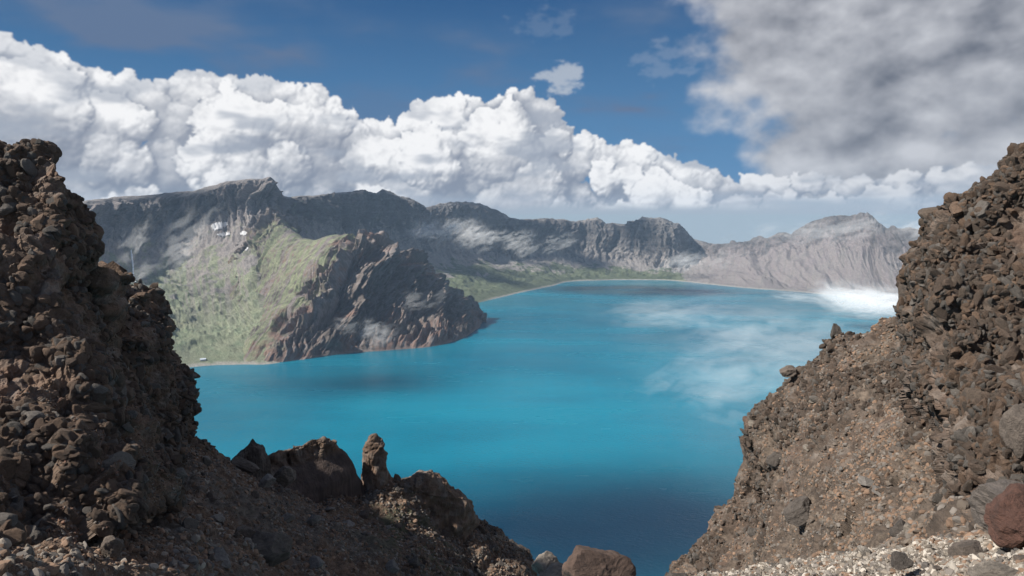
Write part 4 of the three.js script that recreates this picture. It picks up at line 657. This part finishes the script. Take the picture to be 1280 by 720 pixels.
// ---------------------------------------------------------------- unseen clouds added overhead to shade the water and the walls
function cloudAt(at, radius, seed) {
  const r = rng(seed), parts = [], [rx, rz] = radius;
  for (let i = 0; i < 26; i++) {
    const t = r() * Math.PI * 2, u = Math.sqrt(r()), s = (0.22 + 0.30 * r()) * Math.min(rx, rz) * (1.25 - 0.55 * u), g = new THREE.IcosahedronGeometry(1, 6), p = g.attributes.position;
    const cx = Math.cos(t) * u * rx, cz = Math.sin(t) * u * rz, cy = s * 0.35 * r();
    for (let j = 0; j < p.count; j++) { const x = p.getX(j), y = p.getY(j), z = p.getZ(j), q = s * (1 + 0.28 * fbm(x * 1.6 + i * 3.1, y * 1.6, z * 1.6, 4, 0.55)); p.setXYZ(j, x * q + cx, (y < 0 ? y * 0.35 : y * 0.8) * q + cy, z * q + cz); }
    g.deleteAttribute('uv'); parts.push(g);
  }
  const geo = mergeGeometries(parts); geo.computeVertexNormals();
  const m = new THREE.Mesh(geo, cloudStuff); m.name = numbered('cloud_for_shade'); m.position.set(...at); m.castShadow = m.receiveShadow = true; m.userData.kind = 'structure'; scene.add(m);
}
function shadeCloudOver(ground, high, radius, seed) {       // added out of view for its shade; ground: where the middle of its shadow lies
  const k = (high - ground[1]) / SUN.y; cloudAt([ground[0] + SUN.x * k, high, ground[2] + SUN.z * k], radius, seed);
}
const cloudStuff = new THREE.MeshStandardMaterial({ color: new THREE.Color(0.9, 0.9, 0.9), roughness: 1 });
shadeCloudOver([-1557.6,472.4,-3190.1], 2900, [330, 110], 1);
shadeCloudOver([-848.9,477.8,-3960], 2900, [400, 240], 2);
shadeCloudOver([0,351.7,-4850], 3100, [420, 230], 3);
shadeCloudOver([1076.9,223.2,-5138.4], 3100, [170, 130], 4);
// unseen high deck added to shade the lake, left open above the middle of the water and above the bay below the headland
shadeCloudOver([-45.6,0,-907], 7500, [820, 220], 5);
shadeCloudOver([-366.4,0,-1758.6], 6500, [240, 110], 6);
shadeCloudOver([895.3,0,-3904.3], 6500, [720, 260], 7);

// ---------------------------------------------------------------- mist: torn sheets of it drifting over the water, looser wisps along the walls
function mistTexture(seed, lo, hi, fray = 0.9) {
  const n = 256, d = new Uint8Array(n * n * 4);
  for (let y = 0; y < n; y++) for (let x = 0; x < n; x++) {
    const u = x / n * 2 - 1, v = y / n * 2 - 1, q = Math.hypot(u, v), w = fbm(u * 1.6 + seed, v * 1.6, 1.1, 3) * 0.45;
    const f = fbm((u * 0.85 + v * 0.5 + w) * 1.3 + seed * 3.7, (v * 0.85 - u * 0.5 + w) * 3.0, seed, 6, 0.56), a = sm(lo, hi, f * fray + 0.75 - q * 0.95) * sm(1, 0.3, q), i = (y * n + x) * 4;
    d[i] = d[i + 1] = d[i + 2] = a * 255; d[i + 3] = 255;
  }
  const t = new THREE.DataTexture(d, n, n); t.magFilter = THREE.LinearFilter; t.minFilter = THREE.LinearFilter; t.needsUpdate = true; return t;
}
const torn = [mistTexture(1.3, 0.05, 0.95), mistTexture(4.7, 0.0, 1.0), mistTexture(8.1, 0.0, 0.9)], billow = [mistTexture(3.3, -0.2, 1.1, 0.5), mistTexture(6.7, -0.2, 1.1, 0.55)];
const vapour = (tex, opacity) => new THREE.MeshPhysicalMaterial({ color: new THREE.Color(0.93, 0.94, 0.96), roughness: 1, transmission: 0.5, thickness: 0, specularIntensity: 0, ior: 1.01, transparent: true, opacity, alphaMap: tex, depthWrite: false, side: THREE.DoubleSide });
/** Shreds of vapour spread through a volume. */
function mist(name, at, spread, count, size, flat, opacity, seed, kinds = torn) {
  const q = rng(seed), list = kinds.map(() => []), gs = () => (q() + q() + q() - 1.5) * 0.9;
  for (let i = 0; i < count; i++) {
    const s = size * (0.6 + 0.8 * q()), g = new THREE.CircleGeometry(0.5, 20).scale(s * 1.7, s * flat, 1), n = new THREE.Vector3(SUN.x * 0.8 + (q() - 0.5) * 0.6, SUN.y * 0.8 + (q() - 0.5) * 0.5, 0.7 + (q() - 0.5) * 0.5).normalize(); g.rotateZ((q() - 0.5) * 0.7 * flat + (q() < 0.5 ? Math.PI : 0)); g.applyQuaternion(new THREE.Quaternion().setFromRotationMatrix(new THREE.Matrix4().lookAt(n, new THREE.Vector3(), new THREE.Vector3(0, 1, 0))));
    g.translate(at[0] + gs() * spread[0], at[1] + gs() * spread[1], at[2] + gs() * spread[2]); list[i % kinds.length].push(g);
  }
  const all = list.filter(l => l.length).map(l => mergeGeometries(l)), geo = mergeGeometries(all, true), m = new THREE.Mesh(geo, kinds.map(t => vapour(t, opacity)));
  m.name = numbered(name); m.userData.kind = 'stuff'; scene.add(m);
}
mist('low_cloud', [1410,108.6,-2534.2], [200, 26, 180], 15, 250, 0.62, 0.42, 41, billow);
mist('low_cloud', [1370.4,102.4,-2836.3], [190, 12, 140], 8, 230, 0.34, 0.32, 42, billow);
mist('mist', [-442.6,354,-4025.7], [190, 40, 120], 14, 190, 0.9, 0.27, 51);
mist('mist', [-172.7,308.3,-4246.5], [240, 60, 120], 13, 240, 1.0, 0.22, 52);
mist('mist', [149.1,253.7,-4447.5], [220, 60, 100], 10, 190, 0.9, 0.15, 53);
mist('mist', [1185.3,131.2,-4444.7], [150, 60, 100], 9, 190, 1.0, 0.14, 54);
mist('mist', [1638.4,344,-3703.8], [420, 50, 100], 13, 230, 0.7, 0.07, 55);
mist('mist', [1981,360.4,-3417.3], [260, 70, 100], 11, 230, 0.8, 0.11, 56);
mist('mist', [-451.1,62.1,-2183.9], [150, 35, 50], 10, 110, 0.8, 0.14, 57);
mist('mist', [-337.3,137.8,-2426.7], [110, 35, 50], 8, 100, 0.8, 0.10, 58);
mist('mist', [773.7,111,-1844.3], [210, 60, 200], 7, 330, 0.8, 0.09, 59);
mist('mist', [500.4,63.4,-1572.3], [170, 50, 200], 7, 300, 0.9, 0.075, 60);
mist('mist', [575.1,62.3,-2638], [330, 40, 250], 7, 420, 0.5, 0.075, 61);
mist('mist', [-1377.9,291.5,-2551.7], [260, 110, 200], 10, 280, 1.0, 0.15, 63);
renderer.render(scene, camera);
